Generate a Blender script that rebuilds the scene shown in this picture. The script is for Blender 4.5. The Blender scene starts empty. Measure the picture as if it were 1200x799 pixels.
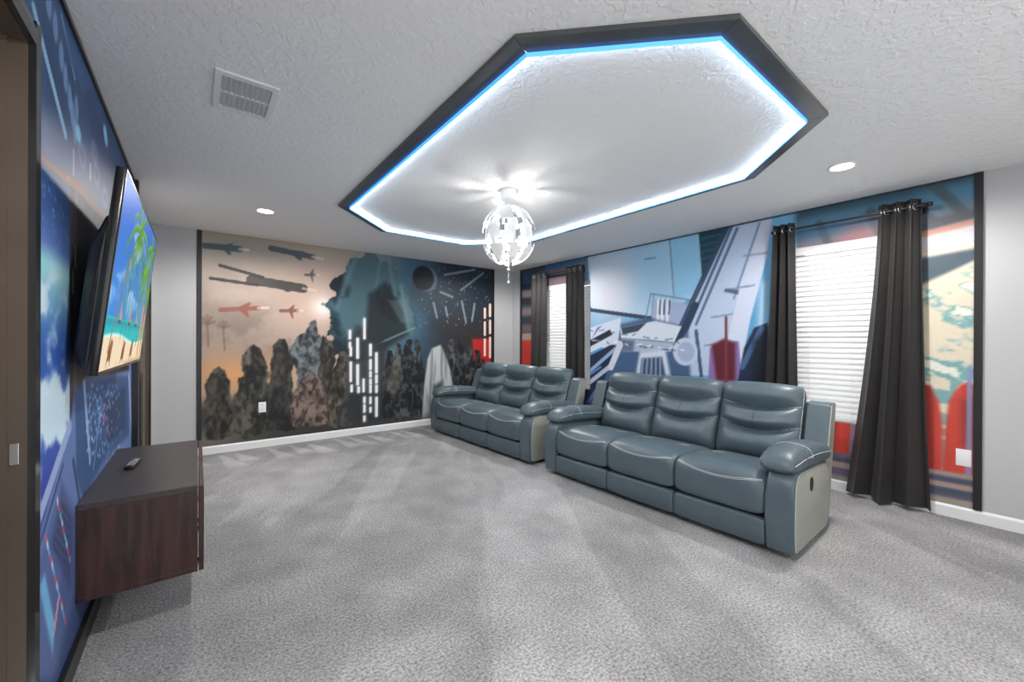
import bpy, bmesh, math, random
import numpy as np
from mathutils import Vector, Matrix

random.seed(7)
C = bpy.context.scene.collection
SC = bpy.context.scene
PI = math.pi

# ------------------------------------------------------------------ camera, world, exposure
HC = 1.25793
YAW, PITCH, ROLL = 0.65938, -0.00117, 0.00386
FPX = 475.522
H, XL, XR, YB, YR = 2.44, -0.381, 4.298, 5.539, -1.3
EXPOSURE = 0.36
WORLD_STRENGTH = 1.65
DOWNLIGHT_W = 26.0
PENDANT_W = 17.0
STRIP_E = 20.0
LIP_E = 1.6

def cam_axes():
    fwd = Vector((math.sin(YAW)*math.cos(PITCH), math.cos(YAW)*math.cos(PITCH), math.sin(PITCH)))
    r0 = Vector((math.cos(YAW), -math.sin(YAW), 0))
    u0 = r0.cross(fwd)
    c, s = math.cos(ROLL), math.sin(ROLL)
    return c*r0 + s*u0, -s*r0 + c*u0, fwd
RV, UV_, FV = cam_axes()
cam_data = bpy.data.cameras.new('camera')
cam = bpy.data.objects.new('camera', cam_data)
C.objects.link(cam)
cam_data.sensor_width = 36
cam_data.lens = FPX/1200*36
cam_data.clip_start = 0.02
m = Matrix((RV, UV_, -FV)).transposed().to_4x4()
m.translation = Vector((0, 0, HC))
cam.matrix_world = m
SC.camera = cam

world = bpy.data.worlds.new('world')
SC.world = world
world.use_nodes = True
bg = world.node_tree.nodes['Background']
bg.inputs[0].default_value = (0.98, 0.99, 1.0, 1)
bg.inputs[1].default_value = WORLD_STRENGTH

SC.view_settings.view_transform = 'Standard'
SC.view_settings.look = 'None'
SC.view_settings.gamma = 1
SC.view_settings.exposure = EXPOSURE
SC.view_settings.use_curve_mapping = False

# ------------------------------------------------------------------ colour and material helpers
def lin(c):
    c = c/255.0
    return c/12.92 if c <= 0.04045 else ((c+0.055)/1.055)**2.4
def rgb(r, g, b, k=1.0):
    return (lin(r)*k, lin(g)*k, lin(b)*k, 1)

def mat(name, col, rough=0.5, spec=0.5, metal=0.0, emit=None, estr=0.0, noise=None, bump=None, sheen=0.0, coat=0.0):
    """noise = (scale, amount) colour variation, bump = (scale, strength, distance)"""
    M = bpy.data.materials.new(name)
    M.use_nodes = True
    nt = M.node_tree
    b = nt.nodes['Principled BSDF']
    b.inputs['Base Color'].default_value = col
    b.inputs['Roughness'].default_value = rough
    b.inputs['Specular IOR Level'].default_value = spec
    b.inputs['Metallic'].default_value = metal
    b.inputs['Sheen Weight'].default_value = sheen
    b.inputs['Coat Weight'].default_value = coat
    if emit:
        b.inputs['Emission Color'].default_value = emit
        b.inputs['Emission Strength'].default_value = estr
    tc = nt.nodes.new('ShaderNodeTexCoord')
    if noise:
        n = nt.nodes.new('ShaderNodeTexNoise')
        n.inputs['Scale'].default_value = noise[0]
        n.inputs['Detail'].default_value = 4
        nt.links.new(tc.outputs['Object'], n.inputs['Vector'])
        mr = nt.nodes.new('ShaderNodeMapRange')
        mr.inputs['From Min'].default_value = 0.3
        mr.inputs['From Max'].default_value = 0.7
        mr.inputs['To Min'].default_value = 1-noise[1]
        mr.inputs['To Max'].default_value = 1+noise[1]
        nt.links.new(n.outputs['Fac'], mr.inputs['Value'])
        mx = nt.nodes.new('ShaderNodeVectorMath')
        mx.operation = 'SCALE'
        mx.inputs[0].default_value = col[:3]
        nt.links.new(mr.outputs['Result'], mx.inputs['Scale'])
        nt.links.new(mx.outputs['Vector'], b.inputs['Base Color'])
    if bump:
        n2 = nt.nodes.new('ShaderNodeTexNoise')
        n2.inputs['Scale'].default_value = bump[0]
        n2.inputs['Detail'].default_value = 3
        nt.links.new(tc.outputs['Object'], n2.inputs['Vector'])
        bp = nt.nodes.new('ShaderNodeBump')
        bp.inputs['Strength'].default_value = bump[1]
        bp.inputs['Distance'].default_value = bump[2]
        nt.links.new(n2.outputs['Fac'], bp.inputs['Height'])
        nt.links.new(bp.outputs['Normal'], b.inputs['Normal'])
    return M

def print_mat(name, rough=0.45, spec=0.4, emission=0.0):
    """a printed picture: the ink colours come from the mesh colour attribute, with a fine paper grain"""
    M = bpy.data.materials.new(name)
    M.use_nodes = True
    nt = M.node_tree
    b = nt.nodes['Principled BSDF']
    at = nt.nodes.new('ShaderNodeVertexColor')
    at.layer_name = 'ink'
    b.inputs['Roughness'].default_value = rough
    b.inputs['Specular IOR Level'].default_value = spec
    if emission:
        b.inputs['Base Color'].default_value = (0.01, 0.01, 0.01, 1)
        nt.links.new(at.outputs['Color'], b.inputs['Emission Color'])
        b.inputs['Emission Strength'].default_value = emission
    else:
        tc = nt.nodes.new('ShaderNodeTexCoord')
        n = nt.nodes.new('ShaderNodeTexNoise')
        n.inputs['Scale'].default_value = 90
        nt.links.new(tc.outputs['Object'], n.inputs['Vector'])
        mr = nt.nodes.new('ShaderNodeMapRange')
        mr.inputs['To Min'].default_value = 0.9
        mr.inputs['To Max'].default_value = 1.1
        nt.links.new(n.outputs['Fac'], mr.inputs['Value'])
        mx = nt.nodes.new('ShaderNodeVectorMath')
        mx.operation = 'SCALE'
        nt.links.new(at.outputs['Color'], mx.inputs[0])
        nt.links.new(mr.outputs['Result'], mx.inputs['Scale'])
        nt.links.new(mx.outputs['Vector'], b.inputs['Base Color'])
    return M

# ------------------------------------------------------------------ mesh helpers
def link(name, me, m, parent=None, smooth=None):
    o = bpy.data.objects.new(name, me)
    C.objects.link(o)
    if m is not None:
        me.materials.append(m)
    if smooth:
        for p in me.polygons:
            p.use_smooth = True
        me.set_sharp_from_angle(angle=math.radians(smooth))
    if parent is not None:
        o.parent = parent
    return o

def from_bm(name, bm, m, parent=None, smooth=None):
    bmesh.ops.recalc_face_normals(bm, faces=bm.faces)
    me = bpy.data.meshes.new(name)
    bm.to_mesh(me)
    bm.free()
    return link(name, me, m, parent, smooth)

def box(bm, x0, x1, y0, y1, z0, z1, bev=0.0, seg=2):
    r = bmesh.ops.create_cube(bm, size=1)
    vs = r['verts']
    bmesh.ops.scale(bm, vec=(abs(x1-x0), abs(y1-y0), abs(z1-z0)), verts=vs)
    bmesh.ops.translate(bm, vec=((x0+x1)/2, (y0+y1)/2, (z0+z1)/2), verts=vs)
    if bev > 0:
        es = list({e for v in vs for e in v.link_edges})
        bmesh.ops.bevel(bm, geom=es, offset=bev, segments=seg, affect='EDGES', profile=0.5)

def prism(bm, pts, axis, a0, a1, bev=0.0, seg=3):
    """extrude a 2D outline along axis; pts are the other two coordinates in xyz order"""
    def p3(p, a):
        q = list(p)
        q.insert('xyz'.index(axis), a)
        return q
    v0 = [bm.verts.new(p3(p, a0)) for p in pts]
    v1 = [bm.verts.new(p3(p, a1)) for p in pts]
    n = len(pts)
    fs = [bm.faces.new(v0), bm.faces.new(v1[::-1])]
    for i in range(n):
        fs.append(bm.faces.new((v0[i], v0[(i+1) % n], v1[(i+1) % n], v1[i])))
    if bev > 0:
        es = list(fs[0].edges) + list(fs[1].edges)
        bmesh.ops.bevel(bm, geom=es, offset=bev, segments=seg, affect='EDGES', profile=0.5)

def tube(bm, pts, r, n=8, closed=False):
    pts = [Vector(p) for p in pts]
    k = len(pts)
    rings = []
    for i, p in enumerate(pts):
        a = pts[(i-1) % k] if (closed or i > 0) else p
        b = pts[(i+1) % k] if (closed or i < k-1) else p
        d = (b-a)
        if d.length < 1e-9:
            d = Vector((0, 0, 1))
        d.normalize()
        ref = Vector((0, 0, 1)) if abs(d.z) < 0.9 else Vector((1, 0, 0))
        s = d.cross(ref).normalized()
        t = s.cross(d)
        rr = r[i] if isinstance(r, (list, tuple)) else r
        rings.append([bm.verts.new(p + (s*math.cos(2*PI*j/n) + t*math.sin(2*PI*j/n))*rr) for j in range(n)])
    for i in range(k if closed else k-1):
        A, B = rings[i], rings[(i+1) % k]
        for j in range(n):
            bm.faces.new((A[j], A[(j+1) % n], B[(j+1) % n], B[j]))
    if not closed:
        bm.faces.new(rings[0][::-1])
        bm.faces.new(rings[-1])

def lathe(bm, prof, cx, cy, n=24):
    """prof = [(r, z)...] about the vertical through cx, cy"""
    rings = []
    for r, z in prof:
        if r < 1e-6:
            rings.append([bm.verts.new((cx, cy, z))])
        else:
            rings.append([bm.verts.new((cx+r*math.cos(2*PI*j/n), cy+r*math.sin(2*PI*j/n), z)) for j in range(n)])
    for A, B in zip(rings, rings[1:]):
        for j in range(n):
            k = (j+1) % n
            if len(A) == 1 and len(B) == 1:
                continue
            if len(A) == 1:
                bm.faces.new((A[0], B[k], B[j]))
            elif len(B) == 1:
                bm.faces.new((A[j], A[k], B[0]))
            else:
                bm.faces.new((A[j], A[k], B[k], B[j]))

def thicken(bm, t):
    """give an open sheet a real thickness: a second skin behind it and a rim"""
    bmesh.ops.recalc_face_normals(bm, faces=bm.faces)
    bm.normal_update()
    rim = [e for e in bm.edges if len(e.link_faces) == 1]
    back = {v: bm.verts.new(v.co - v.normal*t) for v in list(bm.verts)}
    for f in list(bm.faces):
        bm.faces.new([back[v] for v in reversed(f.verts)])
    for e in rim:
        a, b_ = e.verts
        bm.faces.new((a, b_, back[b_], back[a]))

def obj_box(name, dims, m, parent=None, bev=0.0, smooth=None):
    bm = bmesh.new()
    box(bm, *dims, bev=bev)
    return from_bm(name, bm, m, parent, smooth)

def thing(name, label, cat, loc=(0, 0, 0), rz=0, group=None):
    o = bpy.data.objects.new(name, None)
    o.empty_display_size = 0.1
    C.objects.link(o)
    o.location = loc
    o.rotation_euler = (0, 0, rz)
    o['label'] = label
    o['category'] = cat
    if group:
        o['group'] = group
    return o

def structure(o):
    o['kind'] = 'structure'
    return o

def copy_tree(o, parent=None):
    c = o.copy()
    C.objects.link(c)
    if parent is not None:
        c.parent = parent
    for ch in list(o.children):
        copy_tree(ch, c)
    return c

# ------------------------------------------------------------------ numpy painting for the prints
def _hash(ix, iy, seed):
    h = (ix*374761393 + iy*668265263 + seed*1442695041) & 0x7fffffff
    h = ((h ^ (h >> 13))*1274126177) & 0x7fffffff
    return ((h ^ (h >> 16)) & 0xffff)/65535.0
def vnoise(x, y, seed=0):
    ix = np.floor(x).astype(np.int64)
    iy = np.floor(y).astype(np.int64)
    fx = x-ix
    fy = y-iy
    fx = fx*fx*(3-2*fx)
    fy = fy*fy*(3-2*fy)
    a = _hash(ix, iy, seed)
    b = _hash(ix+1, iy, seed)
    c = _hash(ix, iy+1, seed)
    d = _hash(ix+1, iy+1, seed)
    return (a*(1-fx)+b*fx)*(1-fy) + (c*(1-fx)+d*fx)*fy
def fbm(x, y, seed=0, octv=5):
    v = 0
    amp = 0.5
    for i in range(octv):
        v = v + amp*vnoise(x*2**i, y*2**i, seed+i*17)
        amp *= 0.5
    return v
def sstep(a, b, x):
    t = np.clip((x-a)/(b-a), 0, 1)
    return t*t*(3-2*t)

class Print:
    """A flat printed picture on a wall plane: a grid of coloured cells in metres (a across, z up)."""
    def __init__(s, a0, a1, z0, z1, step, to_wall):
        s.na = int(round((a1-a0)/step))+1
        s.nz = int(round((z1-z0)/step))+1
        s.a = np.linspace(a0, a1, s.na)
        s.z = np.linspace(z0, z1, s.nz)
        s.A, s.Z = np.meshgrid(s.a, s.z)
        s.rgb = np.zeros((s.nz, s.na, 3))
        s.w = to_wall
        s.soft = step*0.8
    def col(s, c):
        c = np.asarray(c, float)
        return c
    def mix(s, mask, c):
        m_ = np.clip(mask, 0, 1)[..., None]
        s.rgb = s.rgb*(1-m_) + np.asarray(c, float)*m_
    def poly_mask(s, pts, soft=None, rough=0.0, seed=0):
        P = [s.w(*p) for p in pts]
        soft = soft or s.soft
        x, y = s.A, s.Z
        if rough:
            x = x + rough*(fbm(s.A*7, s.Z*7, seed, 5)-0.48)*2
            y = y + rough*(fbm(s.A*7+31, s.Z*7, seed+5, 5)-0.48)*2
        inside = np.zeros(x.shape, bool)
        dist = np.full(x.shape, 1e9)
        n = len(P)
        for i in range(n):
            x0, y0 = P[i]
            x1, y1 = P[(i+1) % n]
            dx, dy = x1-x0, y1-y0
            L = dx*dx+dy*dy+1e-12
            t = np.clip(((x-x0)*dx+(y-y0)*dy)/L, 0, 1)
            dist = np.minimum(dist, np.hypot(x-x0-t*dx, y-y0-t*dy))
            if abs(dy) > 1e-9:
                cr = ((y0 > y) != (y1 > y)) & (x < (x1-x0)*(y-y0)/(dy)+x0)
                inside ^= cr
        sd = np.where(inside, dist, -dist)
        return sstep(-soft, soft, sd)
    def poly(s, pts, c, soft=None, alpha=1.0):
        s.mix(s.poly_mask(pts, soft)*alpha, c)
    def line(s, p, q, width, c, alpha=1.0, soft=None):
        x0, y0 = s.w(*p)
        x1, y1 = s.w(*q)
        dx, dy = x1-x0, y1-y0
        t = np.clip(((s.A-x0)*dx+(s.Z-y0)*dy)/(dx*dx+dy*dy+1e-12), 0, 1)
        d = np.hypot(s.A-x0-t*dx, s.Z-y0-t*dy)
        soft = soft or s.soft
        s.mix((1-sstep(width/2-soft*0.5, width/2+soft*0.5, d))*alpha, c)
    def path(s, pts, width, c, alpha=1.0):
        for p, q in zip(pts, pts[1:]):
            s.line(p, q, width, c, alpha)
    def disc(s, p, rx, rz, c, soft=None, alpha=1.0):
        x0, y0 = s.w(*p)
        d = np.hypot((s.A-x0)/rx, (s.Z-y0)/rz)
        soft = (soft or s.soft)/min(rx, rz)
        s.mix((1-sstep(1-soft, 1+soft, d))*alpha, c)
    def glow(s, p, r, c, alpha=1.0):
        x0, y0 = s.w(*p)
        s.mix(np.exp(-((s.A-x0)**2+(s.Z-y0)**2)/(r*r))*alpha, c)
    def build(s, name, plane, value, m, parent=None, keep=None, gain=1.0, flip=False):
        n = s.na*s.nz
        co = np.zeros((n, 3), np.float32)
        ia, iz = {'X': (1, 2), 'Y': (0, 2)}[plane]
        co[:, 'XYZ'.index(plane)] = value
        co[:, ia] = s.A.ravel()
        co[:, iz] = s.Z.ravel()
        idx = np.arange(n).reshape(s.nz, s.na)
        q = np.stack([idx[:-1, :-1], idx[:-1, 1:], idx[1:, 1:], idx[1:, :-1]], -1)
        if keep is not None:
            ca = (s.A[:-1, :-1]+s.A[1:, 1:])/2
            cz = (s.Z[:-1, :-1]+s.Z[1:, 1:])/2
            q = q[keep(ca, cz)]
        q = q.reshape(-1, 4)
        if flip:
            q = q[:, ::-1]
        me = bpy.data.meshes.new(name)
        me.vertices.add(n)
        me.vertices.foreach_set('co', co.ravel())
        nf = len(q)
        me.loops.add(nf*4)
        me.loops.foreach_set('vertex_index', np.ascontiguousarray(q, dtype=np.int32).ravel())
        me.polygons.add(nf)
        me.polygons.foreach_set('loop_start', np.arange(0, nf*4, 4, dtype=np.int32))
        me.update(calc_edges=True)
        me.validate()
        at = me.color_attributes.new('ink', 'FLOAT_COLOR', 'POINT')
        c = np.clip(s.rgb.reshape(-1, 3), 0, 255)/255.0
        l = np.where(c <= 0.04045, c/12.92, ((c+0.055)/1.055)**2.4)*gain
        l = np.minimum(l, 0.92)
        full = np.concatenate([l, np.ones((n, 1))], 1).astype(np.float32)
        at.data.foreach_set('color', full.ravel())
        o = link(name, me, m, parent)
        return o

def wall_hit(px, py, axis, v):
    """where the sight line through a photograph pixel meets a wall of the room"""
    d = RV*((px-600)/FPX) + UV_*(-(py-399.5)/FPX) + FV
    t = (v - (0, 0, HC)[axis])/d[axis]
    return (d[0]*t, d[1]*t, HC+d[2]*t)
def on_back(px, py):
    p = wall_hit(px, py, 1, YB)
    return p[0], p[2]
def on_right(px, py):
    p = wall_hit(px, py, 0, XR)
    return p[1], p[2]
def on_left(px, py):
    p = wall_hit(px, py, 0, XL)
    return p[1], p[2]

# ------------------------------------------------------------------ materials
M_wall = mat('grey wall paint', (0.52, 0.52, 0.525, 1), 0.65, 0.3, bump=(170, 0.12, 0.002))
M_white = mat('white trim paint', (0.82, 0.82, 0.82, 1), 0.35, 0.5, noise=(4, 0.02))
M_black = mat('black trim paint', (0.016, 0.016, 0.018, 1), 0.35, 0.5, noise=(6, 0.15))
M_frame = mat('charcoal frame board', (0.080, 0.086, 0.088, 1), 0.28, 0.5, noise=(5, 0.12))
M_plastic = mat('white plastic', (0.85, 0.85, 0.85, 1), 0.3, 0.5, noise=(8, 0.01))
M_dark = mat('dark slot', (0.01, 0.01, 0.01, 1), 0.6, 0.3, noise=(20, 0.1))
M_chrome = mat('brushed metal', (0.6, 0.6, 0.6, 1), 0.25, 0.5, metal=1.0, noise=(60, 0.06))
M_rod = mat('black rod metal', (0.012, 0.012, 0.014, 1), 0.3, 0.6, noise=(40, 0.1))
M_leather = mat('grey blue leather', (0.078, 0.110, 0.130, 1), 0.40, 0.5, noise=(7, 0.07), bump=(160, 0.16, 0.002))
M_panel = mat('side lit grey leather', (0.30, 0.305, 0.265, 1), 0.42, 0.45, noise=(6, 0.06), bump=(160, 0.14, 0.002))  # same leather made paler, light on the outer sides put into the colour
M_thread = mat('pale stitching thread', (0.55, 0.58, 0.58, 1), 0.7, 0.2, noise=(300, 0.1))
M_under = mat('black underside cloth', (0.012, 0.012, 0.013, 1), 0.8, 0.2, noise=(30, 0.2))
M_curtain = mat('charcoal curtain cloth', (0.029, 0.026, 0.0255, 1), 0.48, 0.35, noise=(9, 0.1), bump=(420, 0.12, 0.001), sheen=0.08)
M_tvblack = mat('glossy black plastic', (0.008, 0.008, 0.009, 1), 0.22, 0.5, noise=(10, 0.1))
M_rubber = mat('grey rubber keys', (0.35, 0.35, 0.36, 1), 0.6, 0.3, noise=(50, 0.1))
M_lamp = mat('lit lamp lens', (1, 1, 1, 1), 0.5, 0.3, emit=(1, 0.98, 0.95, 1), estr=14, noise=(5, 0.01))
M_bulb = mat('lit bulb glass', (1, 1, 1, 1), 0.5, 0.3, emit=(1, 0.98, 0.94, 1), estr=30, noise=(5, 0.01))
M_strip = mat('white led strip', (1, 1, 1, 1), 0.5, 0.2, emit=(0.86, 0.95, 1.0, 1), estr=STRIP_E, noise=(5, 0.01))
M_lip = mat('added blue glow lip', (0.3, 0.6, 0.9, 1), 0.5, 0.2, emit=(0.02, 0.20, 0.85, 1), estr=LIP_E, noise=(5, 0.01))  # added emitter, imitates the strip's blue bloom on the boards
M_door = mat('dark brown door paint', (0.088, 0.066, 0.050, 1), 0.4, 0.5, noise=(5, 0.12))
M_gloss = mat('glossy black casing paint', (0.02, 0.021, 0.023, 1), 0.12, 0.9, noise=(6, 0.1))

def translucent_mat(name, col, mixf, rough=0.5):
    M = bpy.data.materials.new(name)
    M.use_nodes = True
    nt = M.node_tree
    out = nt.nodes['Material Output']
    b = nt.nodes['Principled BSDF']
    b.inputs['Base Color'].default_value = col
    b.inputs['Roughness'].default_value = rough
    t = nt.nodes.new('ShaderNodeBsdfTranslucent')
    t.inputs['Color'].default_value = col
    mx = nt.nodes.new('ShaderNodeMixShader')
    n = nt.nodes.new('ShaderNodeTexNoise')
    n.inputs['Scale'].default_value = 12
    mr = nt.nodes.new('ShaderNodeMapRange')
    mr.inputs['To Min'].default_value = mixf*0.9
    mr.inputs['To Max'].default_value = mixf*1.1
    nt.links.new(n.outputs['Fac'], mr.inputs['Value'])
    nt.links.new(mr.outputs['Result'], mx.inputs[0])
    nt.links.new(b.outputs[0], mx.inputs[1])
    nt.links.new(t.outputs[0], mx.inputs[2])
    nt.links.new(mx.outputs[0], out.inputs['Surface'])
    return M
M_slat = translucent_mat('white blind slat', (0.86, 0.86, 0.86, 1), 0.30, 0.4)
M_shade = translucent_mat('white lamp shade plastic', (0.70, 0.70, 0.70, 1), 0.16, 0.4)

def glass_mat():
    M = bpy.data.materials.new('window glass')
    M.use_nodes = True
    nt = M.node_tree
    out = nt.nodes['Material Output']
    g = nt.nodes.new('ShaderNodeBsdfGlossy')
    g.inputs['Roughness'].default_value = 0.02
    t = nt.nodes.new('ShaderNodeBsdfTransparent')
    mx = nt.nodes.new('ShaderNodeMixShader')
    lw = nt.nodes.new('ShaderNodeLayerWeight')
    lw.inputs['Blend'].default_value = 0.12
    nt.links.new(lw.outputs['Fresnel'], mx.inputs[0])
    nt.links.new(t.outputs[0], mx.inputs[1])
    nt.links.new(g.outputs[0], mx.inputs[2])
    nt.links.new(mx.outputs[0], out.inputs['Surface'])
    return M
M_glass = glass_mat()

def ceiling_mat():
    """knock-down plaster: flattened blotches over a fine orange peel"""
    M = mat('textured ceiling plaster', (0.89, 0.89, 0.89, 1), 0.8, 0.2)
    nt = M.node_tree
    b = nt.nodes['Principled BSDF']
    tc = nt.nodes.new('ShaderNodeTexCoord')
    n = nt.nodes.new('ShaderNodeTexNoise')
    n.inputs['Scale'].default_value = 26
    n.inputs['Detail'].default_value = 5
    n.inputs['Distortion'].default_value = 0.9
    nt.links.new(tc.outputs['Object'], n.inputs['Vector'])
    cr = nt.nodes.new('ShaderNodeMapRange')
    cr.interpolation_type = 'SMOOTHSTEP'
    cr.inputs['From Min'].default_value = 0.44
    cr.inputs['From Max'].default_value = 0.60
    nt.links.new(n.outputs['Fac'], cr.inputs['Value'])
    bp = nt.nodes.new('ShaderNodeBump')
    bp.inputs['Strength'].default_value = 0.42
    bp.inputs['Distance'].default_value = 0.005
    nt.links.new(cr.outputs['Result'], bp.inputs['Height'])
    nt.links.new(bp.outputs['Normal'], b.inputs['Normal'])
    return M
M_ceil = ceiling_mat()

def carpet_mat():
    M = bpy.data.materials.new('grey cut pile carpet')
    M.use_nodes = True
    nt = M.node_tree
    b = nt.nodes['Principled BSDF']
    b.inputs['Roughness'].default_value = 0.95
    b.inputs['Specular IOR Level'].default_value = 0.1
    b.inputs['Sheen Weight'].default_value = 0.2
    at = nt.nodes.new('ShaderNodeVertexColor')
    at.layer_name = 'ink'
    tc = nt.nodes.new('ShaderNodeTexCoord')
    n = nt.nodes.new('ShaderNodeTexNoise')
    n.inputs['Scale'].default_value = 85
    n.inputs['Detail'].default_value = 4
    n.inputs['Roughness'].default_value = 0.7
    nt.links.new(tc.outputs['Object'], n.inputs['Vector'])
    mr = nt.nodes.new('ShaderNodeMapRange')
    mr.inputs['From Min'].default_value = 0.3
    mr.inputs['From Max'].default_value = 0.7
    mr.inputs['To Min'].default_value = 0.30
    mr.inputs['To Max'].default_value = 1.70
    nt.links.new(n.outputs['Fac'], mr.inputs['Value'])
    mx = nt.nodes.new('ShaderNodeVectorMath')
    mx.operation = 'SCALE'
    nt.links.new(at.outputs['Color'], mx.inputs[0])
    nt.links.new(mr.outputs['Result'], mx.inputs['Scale'])
    nt.links.new(mx.outputs['Vector'], b.inputs['Base Color'])
    n2 = nt.nodes.new('ShaderNodeTexNoise')
    n2.inputs['Scale'].default_value = 110
    n2.inputs['Detail'].default_value = 3
    nt.links.new(tc.outputs['Object'], n2.inputs['Vector'])
    bp = nt.nodes.new('ShaderNodeBump')
    bp.inputs['Strength'].default_value = 0.8
    bp.inputs['Distance'].default_value = 0.012
    nt.links.new(n2.outputs['Fac'], bp.inputs['Height'])
    nt.links.new(bp.outputs['Normal'], b.inputs['Normal'])
    return M
M_carpet = carpet_mat()

def wood_mat(name, c0, c1, rough, stretch=(14, 14, 1.2)):
    M = mat(name, c0, rough, 0.5)
    nt = M.node_tree
    b = nt.nodes['Principled BSDF']
    tc = nt.nodes.new('ShaderNodeTexCoord')
    mp = nt.nodes.new('ShaderNodeMapping')
    mp.inputs['Scale'].default_value = stretch
    nt.links.new(tc.outputs['Object'], mp.inputs['Vector'])
    n = nt.nodes.new('ShaderNodeTexNoise')
    n.inputs['Scale'].default_value = 3.0
    n.inputs['Detail'].default_value = 6
    n.inputs['Distortion'].default_value = 0.6
    nt.links.new(mp.outputs['Vector'], n.inputs['Vector'])
    rp = nt.nodes.new('ShaderNodeValToRGB')
    rp.color_ramp.elements[0].position = 0.32
    rp.color_ramp.elements[1].position = 0.7
    rp.color_ramp.elements[0].color = c0
    rp.color_ramp.elements[1].color = c1
    nt.links.new(n.outputs['Fac'], rp.inputs['Fac'])
    nt.links.new(rp.outputs['Color'], b.inputs['Base Color'])
    return M
M_espresso = wood_mat('espresso wood', (0.020, 0.011, 0.010, 1), (0.062, 0.026, 0.023, 1), 0.32)
M_espresso_top = wood_mat('espresso top laminate', (0.034, 0.026, 0.026, 1), (0.050, 0.036, 0.036, 1), 0.35, (14, 1.2, 14))

# ------------------------------------------------------------------ the room
W1 = (3.77, 4.76, 0.58, 2.11)     # window_1 opening: y0 y1 z0 z1
W2 = (0.53, 1.345, 0.58, 2.11)    # window_2
D1 = (0.84, 1.75, 0.0, 2.096)     # door opening in the left wall
D2 = (4.52, 5.38, 0.0, 2.05)

# carpet, with the vacuum's strokes combed into the pile
fl = Print(XL-0.02, XR+0.02, YR, YB+0.02, 0.02, lambda a, b: (a, b))
X, Y = fl.A, fl.Z
n1 = fbm(X*1.3+3, Y*1.3, 5)
n2 = fbm(X*5.1, Y*5.1+9, 11)
v = 0.95 + 0.16*(n1-0.47) + 0.30*(n2-0.47)
ang = X*0.86 - Y*0.5
strokes = fbm(ang*3.3, (X*0.5+Y*0.86)*0.5, 23)
v += 0.55*sstep(0.44, 0.52, strokes)*0.18
dwall = YB - Y
for k in range(15):
    cx = -0.1 + k*0.235 + 0.05*math.sin(k*2.3)
    L = 0.50 + 0.22*abs(math.sin(k*1.7))
    lean = 0.22
    t = (dwall-0.06)/L
    c = cx + lean*(dwall)*0.6
    half = 0.105*np.clip(t, 0, 1)
    inside = sstep(0.012, -0.012, np.abs(X-c-half*0.6)-half)*((t > 0) & (t < 1.0))*sstep(1.0, 0.7, t)
    v += 0.22*inside
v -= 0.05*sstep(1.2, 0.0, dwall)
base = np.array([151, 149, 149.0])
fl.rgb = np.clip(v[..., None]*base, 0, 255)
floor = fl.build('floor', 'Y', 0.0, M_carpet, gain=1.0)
# the painter lays prints upright; tip this one down flat
co = np.zeros(len(floor.data.vertices)*3, np.float32)
floor.data.vertices.foreach_get('co', co)
co = co.reshape(-1, 3)[:, [0, 2, 1]].copy()
floor.data.vertices.foreach_set('co', co.ravel())
floor.data.update()
structure(floor)

structure(obj_box('ceiling', (XL-0.15, XR+0.15, YR-0.15, YB+0.15, H, H+0.12), M_ceil))
structure(obj_box('wall_rear_added', (3.1, XR+0.14, YR-0.14, YR, 0, H), M_wall))  # unseen stretch, added to hold back light on the right wall
structure(obj_box('wall_back', (XL-0.14, XR+0.14, YB, YB+0.14, 0, H), M_wall))

def wall_with_holes(name, x0, x1, holes, m):
    ys = sorted({YR, YB} | {h[0] for h in holes} | {h[1] for h in holes})
    bm = bmesh.new()
    for a, b in zip(ys, ys[1:]):
        hs = [h for h in holes if h[0] <= a and b <= h[1]]
        if not hs:
            box(bm, x0, x1, a, b, 0, H)
        else:
            h = hs[0]
            if h[2] > 0:
                box(bm, x0, x1, a, b, 0, h[2])
            box(bm, x0, x1, a, b, h[3], H)
    bmesh.ops.remove_doubles(bm, verts=bm.verts, dist=1e-5)
    return structure(from_bm(name, bm, m))
wall_with_holes('wall_right', XR, XR+0.14, [W1, W2], M_wall)
wall_with_holes('wall_left', XL-0.14, XL, [D1, D2], M_wall)

def baseboard(name, outline, axis, a0, a1):
    bm = bmesh.new()
    prism(bm, outline, axis, a0, a1)
    return structure(from_bm(name, bm, M_white))
bp_ = lambda w, s: [(w, 0), (w+s*0.014, 0), (w+s*0.014, 0.072), (w+s*0.009, 0.082), (w+s*0.004, 0.088), (w, 0.088)]
baseboard('baseboard_back', bp_(YB, -1), 'x', XL, XR)
baseboard('baseboard_right', bp_(XR, -1), 'y', YR, YB-0.014)
baseboard('baseboard_left', bp_(XL, 1), 'y', YR, 0.77)

def window(name, W):
    y0, y1, z0, z1 = W
    root = bpy.data.objects.new(name, None)
    C.objects.link(root)
    root.location = (XR+0.11, (y0+y1)/2, z0)
    structure(root)
    X0, X1 = -0.02, 0.025
    hw, hh = (y1-y0)/2, z1-z0
    bm = bmesh.new()
    f = 0.045
    box(bm, X0, X1, -hw, -hw+f, 0, hh, 0.003)
    box(bm, X0, X1, hw-f, hw, 0, hh, 0.003)
    box(bm, X0, X1, -hw+f, hw-f, 0, f, 0.003)
    box(bm, X0, X1, -hw+f, hw-f, hh-f, hh, 0.003)
    box(bm, X0, X1, -hw+f, hw-f, hh/2-0.025, hh/2+0.025, 0.003)
    from_bm('window_frame', bm, M_white, root)
    obj_box('pane', (0.0, 0.004, -hw+f, hw-f, f, hh-f), M_glass, root)
    return root
window('window_1', W1)
window('window_2', W2)

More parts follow.
